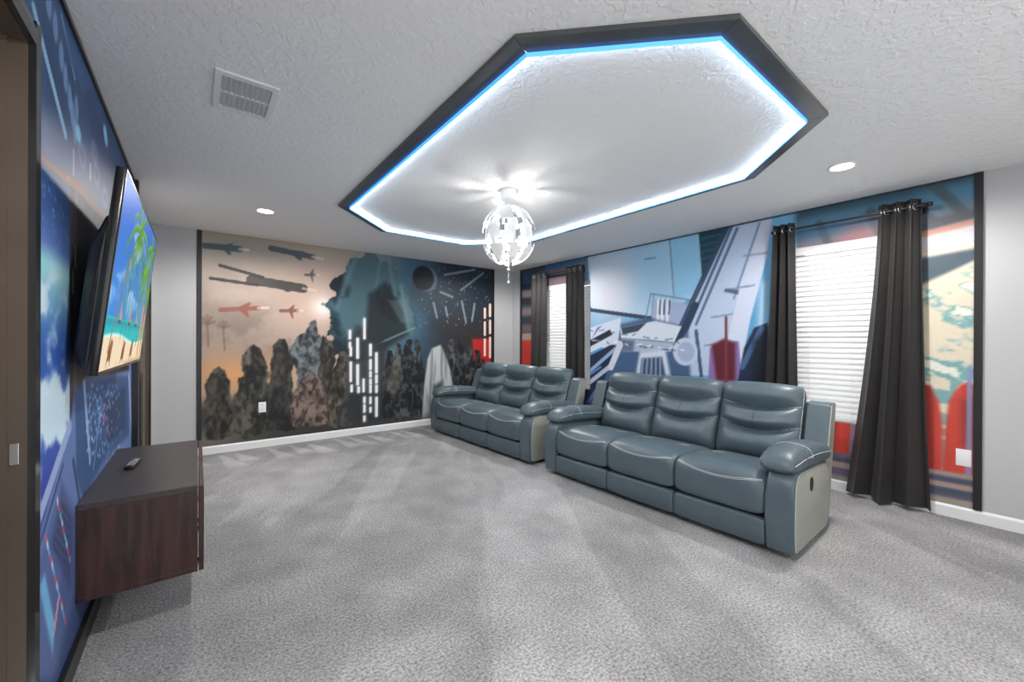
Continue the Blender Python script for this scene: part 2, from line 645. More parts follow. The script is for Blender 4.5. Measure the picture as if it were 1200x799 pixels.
def doorway(name, D, slab_x, strike):
    """opening with dark jambs, casing and a closed slab set deep in it"""
    y0, y1, z0, z1 = D
    root = bpy.data.objects.new(name, None)
    C.objects.link(root)
    root.location = (XL, (y0+y1)/2, 0)
    structure(root)
    w = (y1-y0)/2
    cw = 0.068
    bm = bmesh.new()
    for s in (-1, 1):
        a, b = sorted((s*w, s*(w+cw)))
        prism(bm, [(0.0, a), (0.016, a), (0.018, (a+b)/2), (0.012, b), (0, b)] if s > 0 else [(0, a), (0.012, a), (0.018, (a+b)/2), (0.016, b), (0, b)], 'z', 0, z1+cw)
    prism(bm, [(0, z1), (0.016, z1), (0.018, z1+cw/2), (0.012, z1+cw), (0, z1+cw)], 'y', -w, w)
    from_bm('casing', bm, M_gloss, root)
    bm = bmesh.new()
    t = 0.004
    box(bm, -0.14, 0.0, w-t, w, 0, z1)
    box(bm, -0.14, 0.0, -w, -w+t, 0, z1)
    box(bm, -0.14, 0.0, -w+t, w-t, z1-t, z1)
    box(bm, -0.075, -0.035, w-t-0.010, w-t, 0, z1-t)
    box(bm, -0.075, -0.035, -w+t, -w+t+0.010, 0, z1-t)
    from_bm('jamb', bm, M_door, root)
    bm = bmesh.new()
    box(bm, slab_x-0.035, slab_x, -w+0.016, w-0.016, 0.012, z1-0.016)
    for (za, zb) in ((0.25, 0.95), (1.12, 1.85)):
        for (ya, yb) in ((-w+0.13, -0.05), (0.05, w-0.13)):
            box(bm, slab_x, slab_x+0.006, ya, yb, za, zb, 0.005)
    from_bm('door_slab', bm, M_door, root)
    if strike:
        obj_box('strike_plate', (-0.032, -0.014, w-t-0.0025, w-t, 0.905, 0.965), M_chrome, root, 0.001)
    return root
doorway('door_1', D1, -0.09, True)
doorway('door_2', D2, -0.02, False)

# ------------------------------------------------------------------ octagonal light frame on the ceiling
def octagon(inset):
    x0, x1, y0, y1 = 0.965+inset, 3.135-inset, 0.655+inset, 4.295-inset
    c = 0.575 - inset*0.5858
    return [(x0+c, y0), (x1-c, y0), (x1, y0+c), (x1, y1-c), (x1-c, y1), (x0+c, y1), (x0, y1-c), (x0, y0+c)]
lf = thing('ceiling_light_frame', 'large charcoal octagon frame on the ceiling edged with a glowing blue white strip', 'ceiling light', (2.05, 2.475, H))
def ring_part(name, i0, i1, z0, z1, m):
    A, B = octagon(i0), octagon(i1)
    bm = bmesh.new()
    n = 8
    rows = []
    for P, z in ((A, z0), (B, z0), (B, z1), (A, z1)):
        rows.append([bm.verts.new((p[0]-2.05, p[1]-2.475, z-H)) for p in P])
    for a in range(4):
        R, S = rows[a], rows[(a+1) % 4]
        for j in range(n):
            bm.faces.new((R[j], R[(j+1) % n], S[(j+1) % n], S[j]))
    return from_bm(name, bm, m, lf)
A, B = octagon(0), octagon(0.082)
for j in range(8):
    k = (j+1) % 8
    bm = bmesh.new()
    q = [A[j], A[k], B[k], B[j]]
    mx = sum(p[0] for p in q)/4
    my = sum(p[1] for p in q)/4
    q = [(mx+(p[0]-mx)*0.9985-2.05, my+(p[1]-my)*0.9985-2.475) for p in q]
    prism(bm, q, 'z', -0.020, 0.0, 0.0012, 1)
    from_bm('frame_board', bm, M_frame, lf)
ring_part('led_strip', 0.083, 0.093, H-0.016, H-0.002, M_strip)
ring_part('added_glow_lip', 0.0825, 0.0865, H-0.036, H-0.0165, M_lip)  # added glowing edge that tints the board undersides blue

# ------------------------------------------------------------------ recessed downlights
def downlight(x, y, label):
    t = thing('downlight', label, 'downlight', (x, y, H), 0, 'recessed ceiling downlights')
    bm = bmesh.new()
    lathe(bm, [(0.062, 0.0), (0.082, 0.0), (0.083, -0.004), (0.078, -0.008), (0.066, -0.007), (0.062, -0.003), (0.062, 0.0)], 0, 0, 32)
    from_bm('trim_ring', bm, M_white, t, 40)
    bm = bmesh.new()
    lathe(bm, [(0.0, -0.0045), (0.03, -0.0045), (0.0615, -0.003), (0.0615, 0.0), (0.0, 0.0)], 0, 0, 32)
    from_bm('lens', bm, M_lamp, t, 40)
    L = bpy.data.lights.new('downlight_lamp', 'SPOT')
    L.energy = DOWNLIGHT_W*4
    L.spot_size = math.radians(172)
    L.spot_blend = 0.5
    L.shadow_soft_size = 0.06
    L.color = (1, 0.985, 0.96)
    lo = bpy.data.objects.new('downlight_lamp', L)
    C.objects.link(lo)
    lo.parent = t
    lo.location = (0, 0, -0.015)
    return t
downlight(0.49, 4.337, 'small round lit downlight in the ceiling before the smoky mountain mural')
downlight(3.433, 0.802, 'round lit downlight in the ceiling above the near window curtains')
downlight(3.433, 4.337, 'round lit downlight hidden behind the globe pendant near the far corner')
downlight(0.49, 0.802, 'round lit downlight above the camera beside the doorway')

# ------------------------------------------------------------------ air vent
vt = thing('ceiling_vent', 'white louvred air vent in the grey ceiling at upper left', 'vent', (0.181, 2.362, H))
bm = bmesh.new()
hx, hy = 0.124, 0.181
bx, by = 0.026, 0.036
box(bm, -hx, hx, -hy, -hy+by, -0.010, 0, 0.003)
box(bm, -hx, hx, hy-by, hy, -0.010, 0, 0.003)
box(bm, -hx, -hx+bx, -hy+by, hy-by, -0.010, 0)
box(bm, hx-bx, hx, -hy+by, hy-by, -0.010, 0)
box(bm, -hx+bx, hx-bx, -0.005, 0.005, -0.0085, 0)
from_bm('face_plate', bm, M_white, vt)
obj_box('duct_backing', (-hx+bx-0.004, hx-bx+0.004, -hy+by-0.004, hy-by+0.004, -0.0015, 0), mat('grey duct backing', (0.5, 0.5, 0.5, 1), 0.6, noise=(10, 0.1)), vt)
for (ya, yb) in ((-hy+by+0.001, -0.006), (0.006, hy-by-0.001)):
    for k in range(9):
        xk = -hx+bx+0.0105+k*0.0214
        bm = bmesh.new()
        prism(bm, [(xk-0.0060, -0.0020), (xk-0.0040, -0.0020), (xk+0.0062, -0.0125), (xk+0.0050, -0.0135)], 'y', ya, yb)
        from_bm('louvre', bm, M_white, vt)

# ------------------------------------------------------------------ globe pendant with pixel-edged petals
PX_, PY_ = 1.935, 2.545
pen = thing('globe_pendant', 'white globe pendant lamp of pixel-edged plastic petals hanging inside the octagon', 'pendant lamp', (PX_, PY_, H))
bm = bmesh.new()
lathe(bm, [(0, 0), (0.058, 0), (0.062, -0.02), (0.062, -0.06), (0.055, -0.08), (0.03, -0.092), (0, -0.092)], 0, 0, 32)
from_bm('canopy', bm, M_plastic, pen, 40)
bm = bmesh.new()
tube(bm, [(0, 0, -0.09), (0, 0, -0.60)], 0.006, 10)
from_bm('stem', bm, M_plastic, pen, 60)
bm = bmesh.new()
bmesh.ops.create_uvsphere(bm, u_segments=16, v_segments=10, radius=0.045)
bmesh.ops.translate(bm, verts=bm.verts, vec=(0, 0, -0.36))
from_bm('bulb', bm, M_bulb, pen, 60)
ZC = -0.355
def petal(name, lon0, half, lat0, lat1, r, seed, nlat=11, nlon=6):
    """a curved plastic panel cut from a globe; its outline steps like pixels"""
    rnd = random.Random(seed)
    bm = bmesh.new()
    cache = {}
    def vert(i, j):
        if (i, j) not in cache:
            la = lat0 + (lat1-lat0)*i/nlat
            lo = lon0 + half*(2*j/nlon-1)
            cache[(i, j)] = bm.verts.new((r*math.cos(la)*math.cos(lo), r*math.cos(la)*math.sin(lo), ZC + r*1.10*math.sin(la)))
        return cache[(i, j)]
    left = right = 0
    for i in range(nlat):
        if i % 2 == 0:
            left = rnd.choice((0, 0, 1, 2))
            right = rnd.choice((0, 0, 1, 2))
        f = i/(nlat-1)
        if f < 0.12 or f > 0.88:
            left = max(left, 2)
            right = max(right, 2 if f < 0.12 else 3)
        for j in range(left, nlon-right):
            bm.faces.new((vert(i, j), vert(i, j+1), vert(i+1, j+1), vert(i+1, j)))
    thicken(bm, 0.0028)
    return from_bm(name, bm, M_shade, pen, 35)
for k in range(8):
    a = 2*PI*k/8
    petal('upper_petal', a, 0.31, math.radians(74), math.radians(8), 0.216, 10+k)
    petal('lower_petal', a+PI/8, 0.31, math.radians(-72), math.radians(-14), 0.216, 40+k)
    petal('middle_petal', a+0.5*PI/8, 0.34, math.radians(38), math.radians(-38), 0.185, 70+k)
bm = bmesh.new()
lathe(bm, [(0.008, -0.128), (0.060, -0.134), (0.078, -0.142), (0.076, -0.146), (0.030, -0.150), (0.008, -0.150), (0.008, -0.128)], 0, 0, 28)
from_bm('top_hub', bm, M_plastic, pen, 40)
bm = bmesh.new()
tube(bm, [(0, 0, -0.60), (0, 0, -0.725)], 0.0016, 6)
for z in (-0.625, -0.725):
    r = bmesh.ops.create_uvsphere(bm, u_segments=12, v_segments=8, radius=0.010)
    bmesh.ops.translate(bm, verts=r['verts'], vec=(0, 0, z))
from_bm('pull_cord', bm, M_plastic, pen, 60)
L = bpy.data.lights.new('pendant_bulb_light', 'POINT')
L.energy = PENDANT_W
L.shadow_soft_size = 0.09
L.color = (1, 0.98, 0.95)
lo = bpy.data.objects.new('pendant_bulb_light', L)
C.objects.link(lo)
lo.parent = pen
lo.location = (0, 0, -0.425)

# ------------------------------------------------------------------ mural on the back wall: smoky sky, mountain, rock spires
MURAL_GAIN = 1.03
M_print = print_mat('satin printed wallpaper', 0.5, 0.35)
MX0, MX1 = -0.006, 3.908
b = Print(MX0+0.02, MX1-0.02, 0.086, H-0.001, 0.0105, on_back)
u = (b.A-MX0)/(MX1-MX0)
w = (b.Z-0.086)/(H-0.086)
sm = fbm(b.A*1.6, b.Z*2.0, 3, 6)
sm2 = fbm(b.A*4+5, b.Z*4, 31, 5)
left = np.stack([178+40*(sm-0.5)*2, 160+36*(sm-0.5)*2, 148+34*(sm-0.5)*2], -1)
b.rgb = left
b.mix(sstep(0.75, 1.0, w)*0.75*(1-sstep(0.35, 0.6, u)), (150, 150, 140))
b.mix(sstep(0.985, 1.0, w)*0.6*(1-sstep(0.2, 0.5, u)), (190, 140, 90))
b.mix(sstep(0.42, 0.62, u+0.12*(sm-0.5)), (62, 100, 120))
b.mix(sstep(0.60, 0.80, u+0.2*(sm-0.5)), (34, 44, 56))
b.mix(sstep(0.62, 0.85, u)*sstep(0.80, 0.55, w), (46, 44, 45))
b.mix(np.exp(-((u-0.22)/0.18)**2-((w-0.52)/0.12)**2)*0.55*sstep(0.40, 0.6, sm2), (92, 80, 76))
b.mix(np.exp(-((u-0.10)/0.13)**2-((w-0.33)/0.10)**2)*0.9, (222, 158, 104))
b.mix(np.exp(-((u-0.33)/0.06)**2-((w-0.35)/0.08)**2)*0.6, (214, 150, 92))
b.glow((379, 362), 0.62, (222, 188, 170), 0.8)
b.glow((379, 360), 0.15, (255, 246, 236), 1.0)
# stars
rs = np.random.RandomState(4)
for k in range(110):
    p = (rs.uniform(488, 575), rs.uniform(312, 385))
    b.disc(p, 0.007, 0.007, (205, 215, 225), alpha=rs.uniform(0.3, 0.9))
# distant desert plants
for (px, py, s) in ((243, 380, 1.0), (262, 384, 0.8)):
    b.line((px, py), (px+1, py+26), 0.02, (120, 92, 78), 0.6)
    for dx, dy in ((-8, -3), (-5, -8), (0, -10), (5, -8), (8, -3)):
        b.line((px, py), (px+dx*s, py+dy*s), 0.03, (124, 98, 84), 0.55)
# the great mountain
mt = [(383, 412), (384, 376), (389, 350), (386, 334), (396, 318), (409, 312), (417, 300), (433, 297), (446, 303), (455, 300), (466, 316), (471, 335), (482, 346), (484, 366), (490, 378), (486, 392), (470, 404), (452, 420), (420, 424)]
mm = b.poly_mask(mt, 0.015, 0.16, 3)
b.mix(mm, (40, 66, 76))
rid = fbm(b.A*3+b.Z*1.4, b.Z*1.6-b.A*0.8, 77, 5)
b.mix(mm*sstep(0.46, 0.58, rid)*0.65, (96, 130, 138))
b.mix(mm*sstep(0.48, 0.40, rid)*0.6, (14, 24, 30))
for p, q, a in (((417, 301), (402, 345), 0.5), ((455, 301), (462, 345), 0.5), ((446, 304), (436, 360), 0.4), ((470, 335), (478, 385), 0.6), ((409, 313), (395, 360), 0.45)):
    b.line(p, q, 0.05, (112, 146, 154), a, 0.05)
b.poly([(432, 345), (452, 330), (470, 362), (478, 392), (450, 410), (428, 395)], (22, 30, 36), 0.05, 0.8)
b.poly([(455, 352), (476, 350), (487, 378), (470, 378)], (118, 136, 142), 0.03, 0.45)
b.line((440, 404), (486, 384), 0.03, (128, 146, 150), 0.7)
# moon, lit on one limb
b.disc((500, 327), 0.175, 0.185, (104, 112, 132), 0.02)
b.disc((496, 326), 0.17, 0.18, (24, 28, 38), 0.02)
# gliders in the smoke and streaks among the stars
def glider(cx, cy, L, ht, c, tilt):
    b.line((cx-L, cy-tilt), (cx+L, cy+tilt), ht, c, 0.95)
    b.poly([(cx-L*0.2, cy-tilt*0.2-1), (cx+L*0.5, cy-7+tilt), (cx+L*0.62, cy-6+tilt), (cx+L*0.3, cy+2)], c)
    b.poly([(cx-L*0.1, cy), (cx+L*0.35, cy+9), (cx+L*0.5, cy+9), (cx+L*0.4, cy+1)], c)
    b.line((cx+L, cy+tilt), (cx+L*1.5, cy+tilt*1.5), 0.03, (240, 220, 205), 0.6)
glider(261, 290, 20, 0.07, (72, 92, 98), 2)
glider(342, 296, 24, 0.07, (78, 92, 98), 5)
glider(325, 333, 30, 0.11, (72, 66, 64), 5)
b.line((258, 311), (308, 325), 0.035, (56, 52, 50))
b.line((247, 326), (302, 334), 0.035, (56, 52, 50))
glider(281, 362, 22, 0.05, (150, 92, 78), -1)
glider(339, 364, 10, 0.04, (134, 88, 76), 0)
glider(364, 322, 6, 0.03, (92, 92, 94), 0)
for p, q in (((521, 322), (556, 316)), ((540, 340), (566, 320)), ((516, 342), (530, 348)), ((508, 355), (512, 372)), ((541, 353), (546, 378)), ((556, 356), (553, 376)), ((522, 360), (524, 370))):
    b.line(p, q, 0.035, (126, 146, 160), 0.85)
# ground and rock spires
gl = 0.12 + 0.05*fbm(b.A*3, b.Z*0+2, 9)
b.mix(sstep(0.245, 0.17, w+0.05*(sm2-0.5)), (64, 62, 58))
b.mix(sstep(0.11, 0.03, w)*(1-sstep(0.0, 0.2, u)), (112, 106, 98))
b.mix(sstep(0.16, 0.05, w)*sstep(0.1, 0.4, u), (48, 48, 46))
def spire(pts, c, k=0.5, seed=1, hi=(110, 104, 96)):
    m_ = b.poly_mask(pts, 0.010, 0.055, seed)
    b.mix(m_, c)
    r = fbm(b.A*9, b.Z*5, seed, 5)
    b.mix(m_*sstep(0.50, 0.62, r)*k, hi)
    b.mix(m_*sstep(0.46, 0.36, r)*0.6, (20, 20, 20))
    fine = fbm(b.A*26, b.Z*15, seed+50, 4)
    b.mix(m_*sstep(0.50, 0.62, fine)*k*0.8, hi)
    b.mix(m_*sstep(0.42, 0.34, fine)*0.5, (16, 16, 17))
spire([(241, 514), (243, 470), (240, 450), (246, 434), (256, 428), (266, 433), (271, 452), (270, 480), (276, 512)], (62, 58, 50), 0.5, 2)
spire([(270, 515), (276, 470), (283, 442), (290, 438), (300, 446), (305, 470), (312, 508)], (70, 66, 56), 0.5, 3)
spire([(283, 480), (282, 432), (287, 412), (296, 404), (304, 412), (312, 430), (316, 470), (316, 500)], (46, 47, 44), 0.4, 4, (150, 136, 120))
spire([(313, 506), (316, 430), (321, 406), (327, 394), (335, 397), (341, 420), (344, 460), (346, 504)], (38, 38, 36), 0.3, 5)
spire([(347, 440), (342, 408), (348, 395), (358, 391), (363, 377), (369, 375), (372, 392), (379, 402), (382, 440), (372, 470), (350, 470)], (70, 76, 80), 0.55, 6, (140, 148, 150))
spire([(373, 470), (374, 410), (380, 394), (388, 400), (391, 430), (391, 480)], (78, 70, 58), 0.5, 7)
spire([(343, 500), (343, 462), (352, 446), (364, 434), (375, 445), (383, 470), (386, 498)], (100, 84, 76), 0.6, 8, (150, 128, 118))
spire([(384, 498), (388, 440), (396, 414), (404, 411), (411, 424), (416, 450), (425, 492)], (58, 54, 46), 0.5, 9, (130, 120, 104))
spire([(390, 500), (395, 474), (410, 468), (420, 480), (424, 498)], (84, 80, 76), 0.4, 10)
# dark cliff behind the lit slots
b.poly([(404, 498), (408, 400), (418, 382), (440, 385), (452, 405), (456, 496)], (40, 46, 52), 0.06, 0.85)
SL = [(410, 388, 396), (410, 402, 406), (419, 397, 419), (411, 408, 416), (427, 374, 396), (411, 425, 446), (419, 428, 450), (434, 404, 416), (441, 414, 436), (434, 422, 432), (426, 445, 458), (434, 436, 441), (434, 445, 449), (441, 440, 448), (434, 452, 459), (441, 452, 459), (420, 454, 459), (427, 466, 471), (434, 466, 472), (427, 475, 482), (441, 466, 487), (434, 478, 482), (427, 488, 493), (412, 452, 458)]
for (px, a, c) in SL:
    b.line((px, a), (px, c), 0.058, (246, 240, 236), 0.35, 0.06)
    b.line((px, a), (px, c), 0.036, (252, 248, 244))
# right: dark spires, one pale fall of water, red dusk
b.poly([(553, 397), (575, 397), (575, 428), (556, 430)], (176, 42, 36), 0.03)
for k, (px, top, wd) in enumerate(((456, 410, 8), (467, 401, 8), (479, 396, 8), (489, 398, 7), (529, 397, 8), (540, 400, 8), (551, 405, 7), (559, 409, 6), (566, 420, 6))):
    spire([(px-wd, 492), (px-wd*0.9, top+26), (px-wd*0.45, top+8), (px-wd*0.3, top), (px+wd*0.35, top+1), (px+wd*0.6, top+12), (px+wd, top+30), (px+wd, 490)], (34, 36, 38), 0.5, 20+k, (120, 124, 126))
b.poly([(452, 448), (466, 412), (470, 440), (462, 470)], (120, 116, 100), 0.05, 0.5)
fm = b.poly_mask([(501, 420), (506, 408), (516, 404), (520, 412), (526, 428), (530, 450), (533, 486), (494, 492), (497, 450)], 0.02)
fn = fbm(b.A*16, b.Z*1.2, 41, 4)
b.mix(fm, (186, 188, 188))
b.mix(fm*sstep(0.5, 0.35, fn)*0.7, (110, 112, 116))
b.poly([(508, 452), (518, 446), (521, 470), (518, 490), (508, 490)], (54, 54, 56), 0.05, 0.85)
for (px, a, c) in ((568, 362, 372), (568, 378, 392), (568, 398, 416), (574, 357, 370), (574, 376, 390), (574, 396, 418)):
    b.line((px, a), (px, c), 0.045, (250, 214, 200))
b.mix(sstep(0.06, 0.0, w)*sstep(0.3, 0.5, u)*0.5, (74, 72, 70))
mb = thing('wall_mural', 'wide printed mural of smoky orange sky turning to stars with dark mountain', 'mural', (MX0, YB, 0))
pb = b.build('printed_scene', 'Y', YB-0.004, M_print, None, gain=MURAL_GAIN)
def adopt(o, root):
    o.parent = root
    o.matrix_parent_inverse = Matrix.Translation(-Vector(root.location))
adopt(pb, mb)
for (a, c) in ((MX0, MX0+0.042), (MX1-0.042, MX1)):
    adopt(obj_box('edge_trim', (a, c, YB-0.016, YB-0.001, 0.089, H-0.001), M_black, None, 0.002), mb)

# ------------------------------------------------------------------ mural on the window wall: pale hull plates, banners, planet sky
RY0, RY1 = 0.223, 5.312
r = Print(RY0+0.02, RY1-0.02, 0.086, H-0.001, 0.0115, on_right)
nz = fbm(r.A*2.2, r.Z*2.2, 51, 5)
r.rgb = np.ones_like(r.rgb)*np.array([96, 160, 204.0])
r.rgb += (nz[..., None]-0.5)*24
LB, PALE, WHT, NAVY, SLATE = (120, 186, 224), (178, 208, 230), (206, 216, 232), (22, 32, 52), (62, 82, 98)
# far bay left of the first window
r.poly([(608, 310), (640, 300), (640, 470), (608, 470)], (66, 74, 90))
for y0_, c in ((322, (44, 84, 122)), (333, (36, 44, 58)), (341, (132, 112, 112)), (350, (44, 46, 54)), (362, (120, 104, 104)), (372, (52, 54, 62)), (382, (110, 84, 84))):
    r.poly([(608, y0_), (640, y0_-3), (640, y0_+6), (608, y0_+8)], c, 0.03)
r.poly([(608, 397), (625, 395), (625, 470), (608, 470)], (190, 56, 46), 0.02)
r.poly([(612, 391), (625, 390), (625, 398), (612, 399)], (160, 140, 130), 0.02)
r.poly([(640, 305), (694, 290), (690, 340), (640, 350)], (44, 110, 158), 0.05)
r.poly([(632, 318), (690, 306), (690, 328), (632, 340)], (122, 104, 112), 0.04)
r.line((634, 326), (688, 318), 0.05, (50, 58, 70))
# pale plates
r.poly([(672, 318), (692, 312), (692, 470), (672, 470)], (84, 152, 200), 0.03)
big = [(689, 301), (819, 271), (827, 340), (806, 352), (766, 374), (692, 363)]
r.poly(big, PALE)
bm_ = r.poly_mask(big, 0.03)
r.glow((712, 345), 0.5, (222, 214, 222), 0.75)
r.mix(bm_*0, PALE)
r.poly([(738, 290), (786, 279), (790, 350), (745, 358)], (150, 198, 228), 0.2, 0.6)
r.poly([(786, 279), (819, 271), (827, 340), (790, 350)], (140, 200, 232), 0.05, 0.8)
r.line((692, 363), (764, 373), 0.05, (46, 62, 86))
r.line((685, 345), (692, 363), 0.05, (40, 66, 96))
for p, q in (((763, 344), (757, 372)), ((763, 344), (812, 352)), ((785, 280), (790, 348)), ((756, 304), (768, 302)), ((766, 346), (764, 372))):
    r.line(p, q, 0.02, (110, 136, 172), 0.8)
r.poly([(766, 350), (806, 356), (800, 382), (764, 376)], (166, 178, 210), 0.02)
for px in (772, 777, 783):
    r.line((px, 352), (px-1, 376), 0.04, (228, 234, 242))
    r.line((px+2, 352), (px+1, 368), 0.02, (70, 88, 124))
# dark wedge
r.poly([(819, 274), (856, 265), (848, 290), (824, 338)], (26, 66, 84))
for k in range(6):
    r.line((822, 280+8*k), (846-2*k, 274+8*k), 0.015, (60, 104, 122), 0.7)
# leaning beam
r.poly([(856, 264), (893, 257), (868, 330), (842, 440), (780, 440), (792, 402), (812, 350)], (186, 202, 224))
r.poly([(893, 257), (912, 252), (880, 372), (866, 440), (842, 440), (868, 330)], (204, 212, 230))
r.poly([(905, 255), (938, 246), (930, 440), (884, 440), (893, 340)], LB)
r.poly([(884, 440), (890, 330), (900, 330), (896, 440)], (190, 210, 228), 0.05, 0.7)
for p, q, wd, c in (((852, 266), (790, 400), 0.06, (52, 72, 100)), ((858, 265), (800, 400), 0.03, (70, 92, 124)), ((864, 268), (816, 380), 0.03, (84, 106, 140)), ((890, 262), (860, 350), 0.02, (116, 138, 170)), ((816, 388), (822, 440), 0.04, (62, 80, 110)), ((872, 300), (900, 296), 0.02, (128, 146, 176)), ((850, 340), (884, 334), 0.02, (128, 146, 176)), ((834, 372), (858, 368), 0.02, (128, 146, 176)), ((826, 405), (848, 402), 0.02, (128, 146, 176))):
    r.line(p, q, wd, c, 0.9)
r.poly([(850, 338), (866, 340), (865, 345), (849, 342)], (78, 96, 126))
# low white machinery
r.poly([(680, 400), (705, 385), (760, 372), (806, 384), (810, 450), (680, 480)], (70, 96, 134), 0.03)
r.poly([(692, 384), (728, 372), (727, 384), (724, 404), (692, 418)], WHT)
r.poly([(689, 400), (715, 386), (718, 392), (692, 406)], (36, 46, 58))
r.poly([(700, 384), (694, 396), (706, 381)], (124, 116, 164))
r.poly([(727, 384), (768, 376), (806, 384), (800, 402), (760, 398), (728, 396)], (214, 222, 234))
r.poly([(728, 384), (758, 378), (748, 388), (730, 392)], (52, 72, 82))
r.poly([(728, 396), (790, 402), (786, 412), (730, 412)], (170, 184, 206))
r.poly([(728, 397), (744, 399), (742, 412), (728, 412)], (96, 112, 142), 0.03)
r.line((795, 400), (815, 358), 0.08, (40, 58, 84))
r.disc((803, 412), 0.145, 0.155, (196, 206, 226))
r.disc((804, 412), 0.10, 0.11, (150, 168, 200), alpha=0.7)
r.poly([(750, 412), (780, 410), (786, 440), (745, 440)], (212, 220, 232), 0.03)
r.poly([(752, 420), (776, 418), (780, 440), (750, 440)], (64, 82, 112), 0.02)
for k in range(5):
    r.line((754+5*k, 419), (752+5.5*k, 440), 0.025, (156, 172, 198), 0.8)
for k in range(26):
    p = (690+4.3*k, 386+14*abs(math.sin(k*2.1))+k*0.5)
    r.line(p, (p[0]+5+3*math.sin(k), p[1]+2*math.cos(k*1.3)), 0.018, ((84, 104, 140), (236, 240, 246), (58, 74, 104))[k % 3], 0.7)
r.poly([(684, 420), (716, 404), (722, 404), (700, 470), (684, 470)], (34, 50, 78))
for p, q, wd, c in (((690, 436), (722, 408), 0.05, (150, 168, 200)), ((686, 452), (714, 430), 0.06, (184, 190, 214)), ((716, 430), (727, 404), 0.09, (206, 212, 228)), ((684, 444), (704, 430), 0.03, (90, 140, 190)), ((690, 470), (706, 448), 0.05, (90, 112, 150)), ((684, 418), (706, 408), 0.03, (80, 150, 200))):
    r.line(p, q, wd, c)
# maroon banner on a pole with violet hem, dark blue tent beside it
r.poly([(832, 408), (846, 398), (866, 400), (870, 450), (830, 450)], (136, 112, 172))
r.poly([(834, 404), (849, 397), (862, 402), (862, 446), (840, 446)], (96, 34, 46), 0.03)
r.line((851, 372), (851, 446), 0.03, (120, 52, 62))
r.poly([(866, 440), (872, 408), (884, 384), (900, 378), (900, 450), (864, 450)], (30, 46, 70))
r.line((870, 430), (893, 384), 0.05, (70, 100, 140))
r.poly([(880, 450), (884, 400), (902, 384), (902, 450)], (20, 26, 40), 0.05)
# around the second window
r.poly([(934, 247), (1160, 190), (1160, 620), (934, 620)], (122, 106, 112))
r.poly([(934, 247), (1160, 190), (1160, 236), (934, 282)], (78, 126, 154), 0.10)
r.poly([(934, 246), (1160, 188), (1160, 207), (934, 258)], (56, 84, 98), 0.05)
for p, q in (((960, 262), (974, 292)), ((1020, 248), (1030, 272)), ((1092, 214), (1132, 252)), ((1080, 246), (1094, 262))):
    r.line(p, q, 0.06, (74, 84, 92), 0.85, 0.03)
r.poly([(934, 272), (1030, 250), (1030, 262), (934, 284)], (60, 90, 116), 0.05, 0.6)
r.glow((1005, 277), 0.12, (170, 92, 88), 0.5)
# planet sky right of the curtain
r.poly([(1070, 266), (1160, 244), (1160, 560), (1070, 560)], (196, 186, 178), 0.03)
r.poly([(1070, 262), (1160, 240), (1160, 252), (1070, 275)], (84, 86, 92), 0.02)
r.line((1070, 278), (1160, 256), 0.04, (190, 128, 110))
r.poly([(1070, 282), (1160, 260), (1160, 290), (1070, 302)], (206, 200, 208), 0.05)
r.line((1070, 302), (1160, 286), 0.06, (228, 206, 186))
r.poly([(1070, 304), (1160, 288), (1160, 296), (1086, 336), (1070, 342)], (74, 88, 98), 0.02)
pm = r.poly_mask([(1060, 342), (1160, 298), (1160, 560), (1060, 560)], 0.02)
cl = fbm(r.A*5+r.Z*3, r.Z*11-r.A*4, 61, 5)
r.mix(pm, (216, 204, 182))
r.mix(pm*sstep(0.45, 0.56, cl+0.25*(1.9-r.Z-0.55)), (120, 164, 164))
r.mix(pm*sstep(0.60, 0.66, cl), (224, 222, 208))
# red drapes and striped deck
def drape(pts, seed):
    m_ = r.poly_mask(pts, 0.015)
    r.mix(m_, (188, 66, 54))
    f = vnoise(r.A*30, r.Z*1.2, seed)
    r.mix(m_*sstep(0.5, 0.2, f)*0.55, (138, 42, 38))
    r.mix(m_*sstep(0.6, 0.9, f)*0.4, (220, 78, 62))
drape([(1060, 446), (1090, 452), (1100, 470), (1105, 500), (1104, 552), (1060, 550)], 71)
drape([(1104, 552), (1108, 500), (1112, 470), (1124, 452), (1136, 446), (1148, 456), (1150, 560)], 72)
drape([(930, 470), (1004, 480), (1004, 536), (930, 522)], 73)
drape([(1004, 470), (1040, 470), (1040, 540), (1010, 534)], 74)
r.line((1000, 480), (998, 536), 0.03, (120, 130, 170), 0.8)
r.poly([(1128, 470), (1140, 470), (1140, 520), (1130, 520)], (80, 40, 42), 0.06, 0.7)
r.line((1137, 430), (1135, 556), 0.03, (130, 146, 182), 0.8)
zf = on_right(1105, 552)[1]
dk = sstep(zf+0.005, zf-0.005, r.Z)*(r.A < 1.9)
r.mix(dk, (104, 92, 118))
st = vnoise(r.A*0.5, (r.Z+0.01*r.A)*26, 81)
r.mix(dk*sstep(0.48, 0.66, st)*0.85, (176, 152, 136))
r.mix(dk*sstep(0.46, 0.25, st)*0.8, (66, 82, 92))
r.mix(dk*sstep(0.15, 0.11, r.Z)*0.6, (150, 160, 140))
# thin dark line under the ceiling
r.mix(sstep(H-0.022, H-0.016, r.Z)*0.8, (40, 52, 62))
mr_ = thing('wall_mural', 'long printed mural of pale blue hull plates and red drapes around the windows', 'mural', (XR, RY0, 0))
inw = lambda a, z, W: (a > W[0]) & (a < W[1]) & (z > W[2]) & (z < W[3])
pr = r.build('printed_scene', 'X', XR-0.004, M_print, None, keep=lambda a, z: ~(inw(a, z, W1) | inw(a, z, W2)), gain=MURAL_GAIN, flip=True)
adopt(pr, mr_)
for (a, c) in ((RY0, RY0+0.042), (RY1-0.042, RY1)):
    adopt(obj_box('edge_trim', (XR-0.016, XR-0.001, a, c, 0.089, H-0.001), M_black, None, 0.002), mr_)

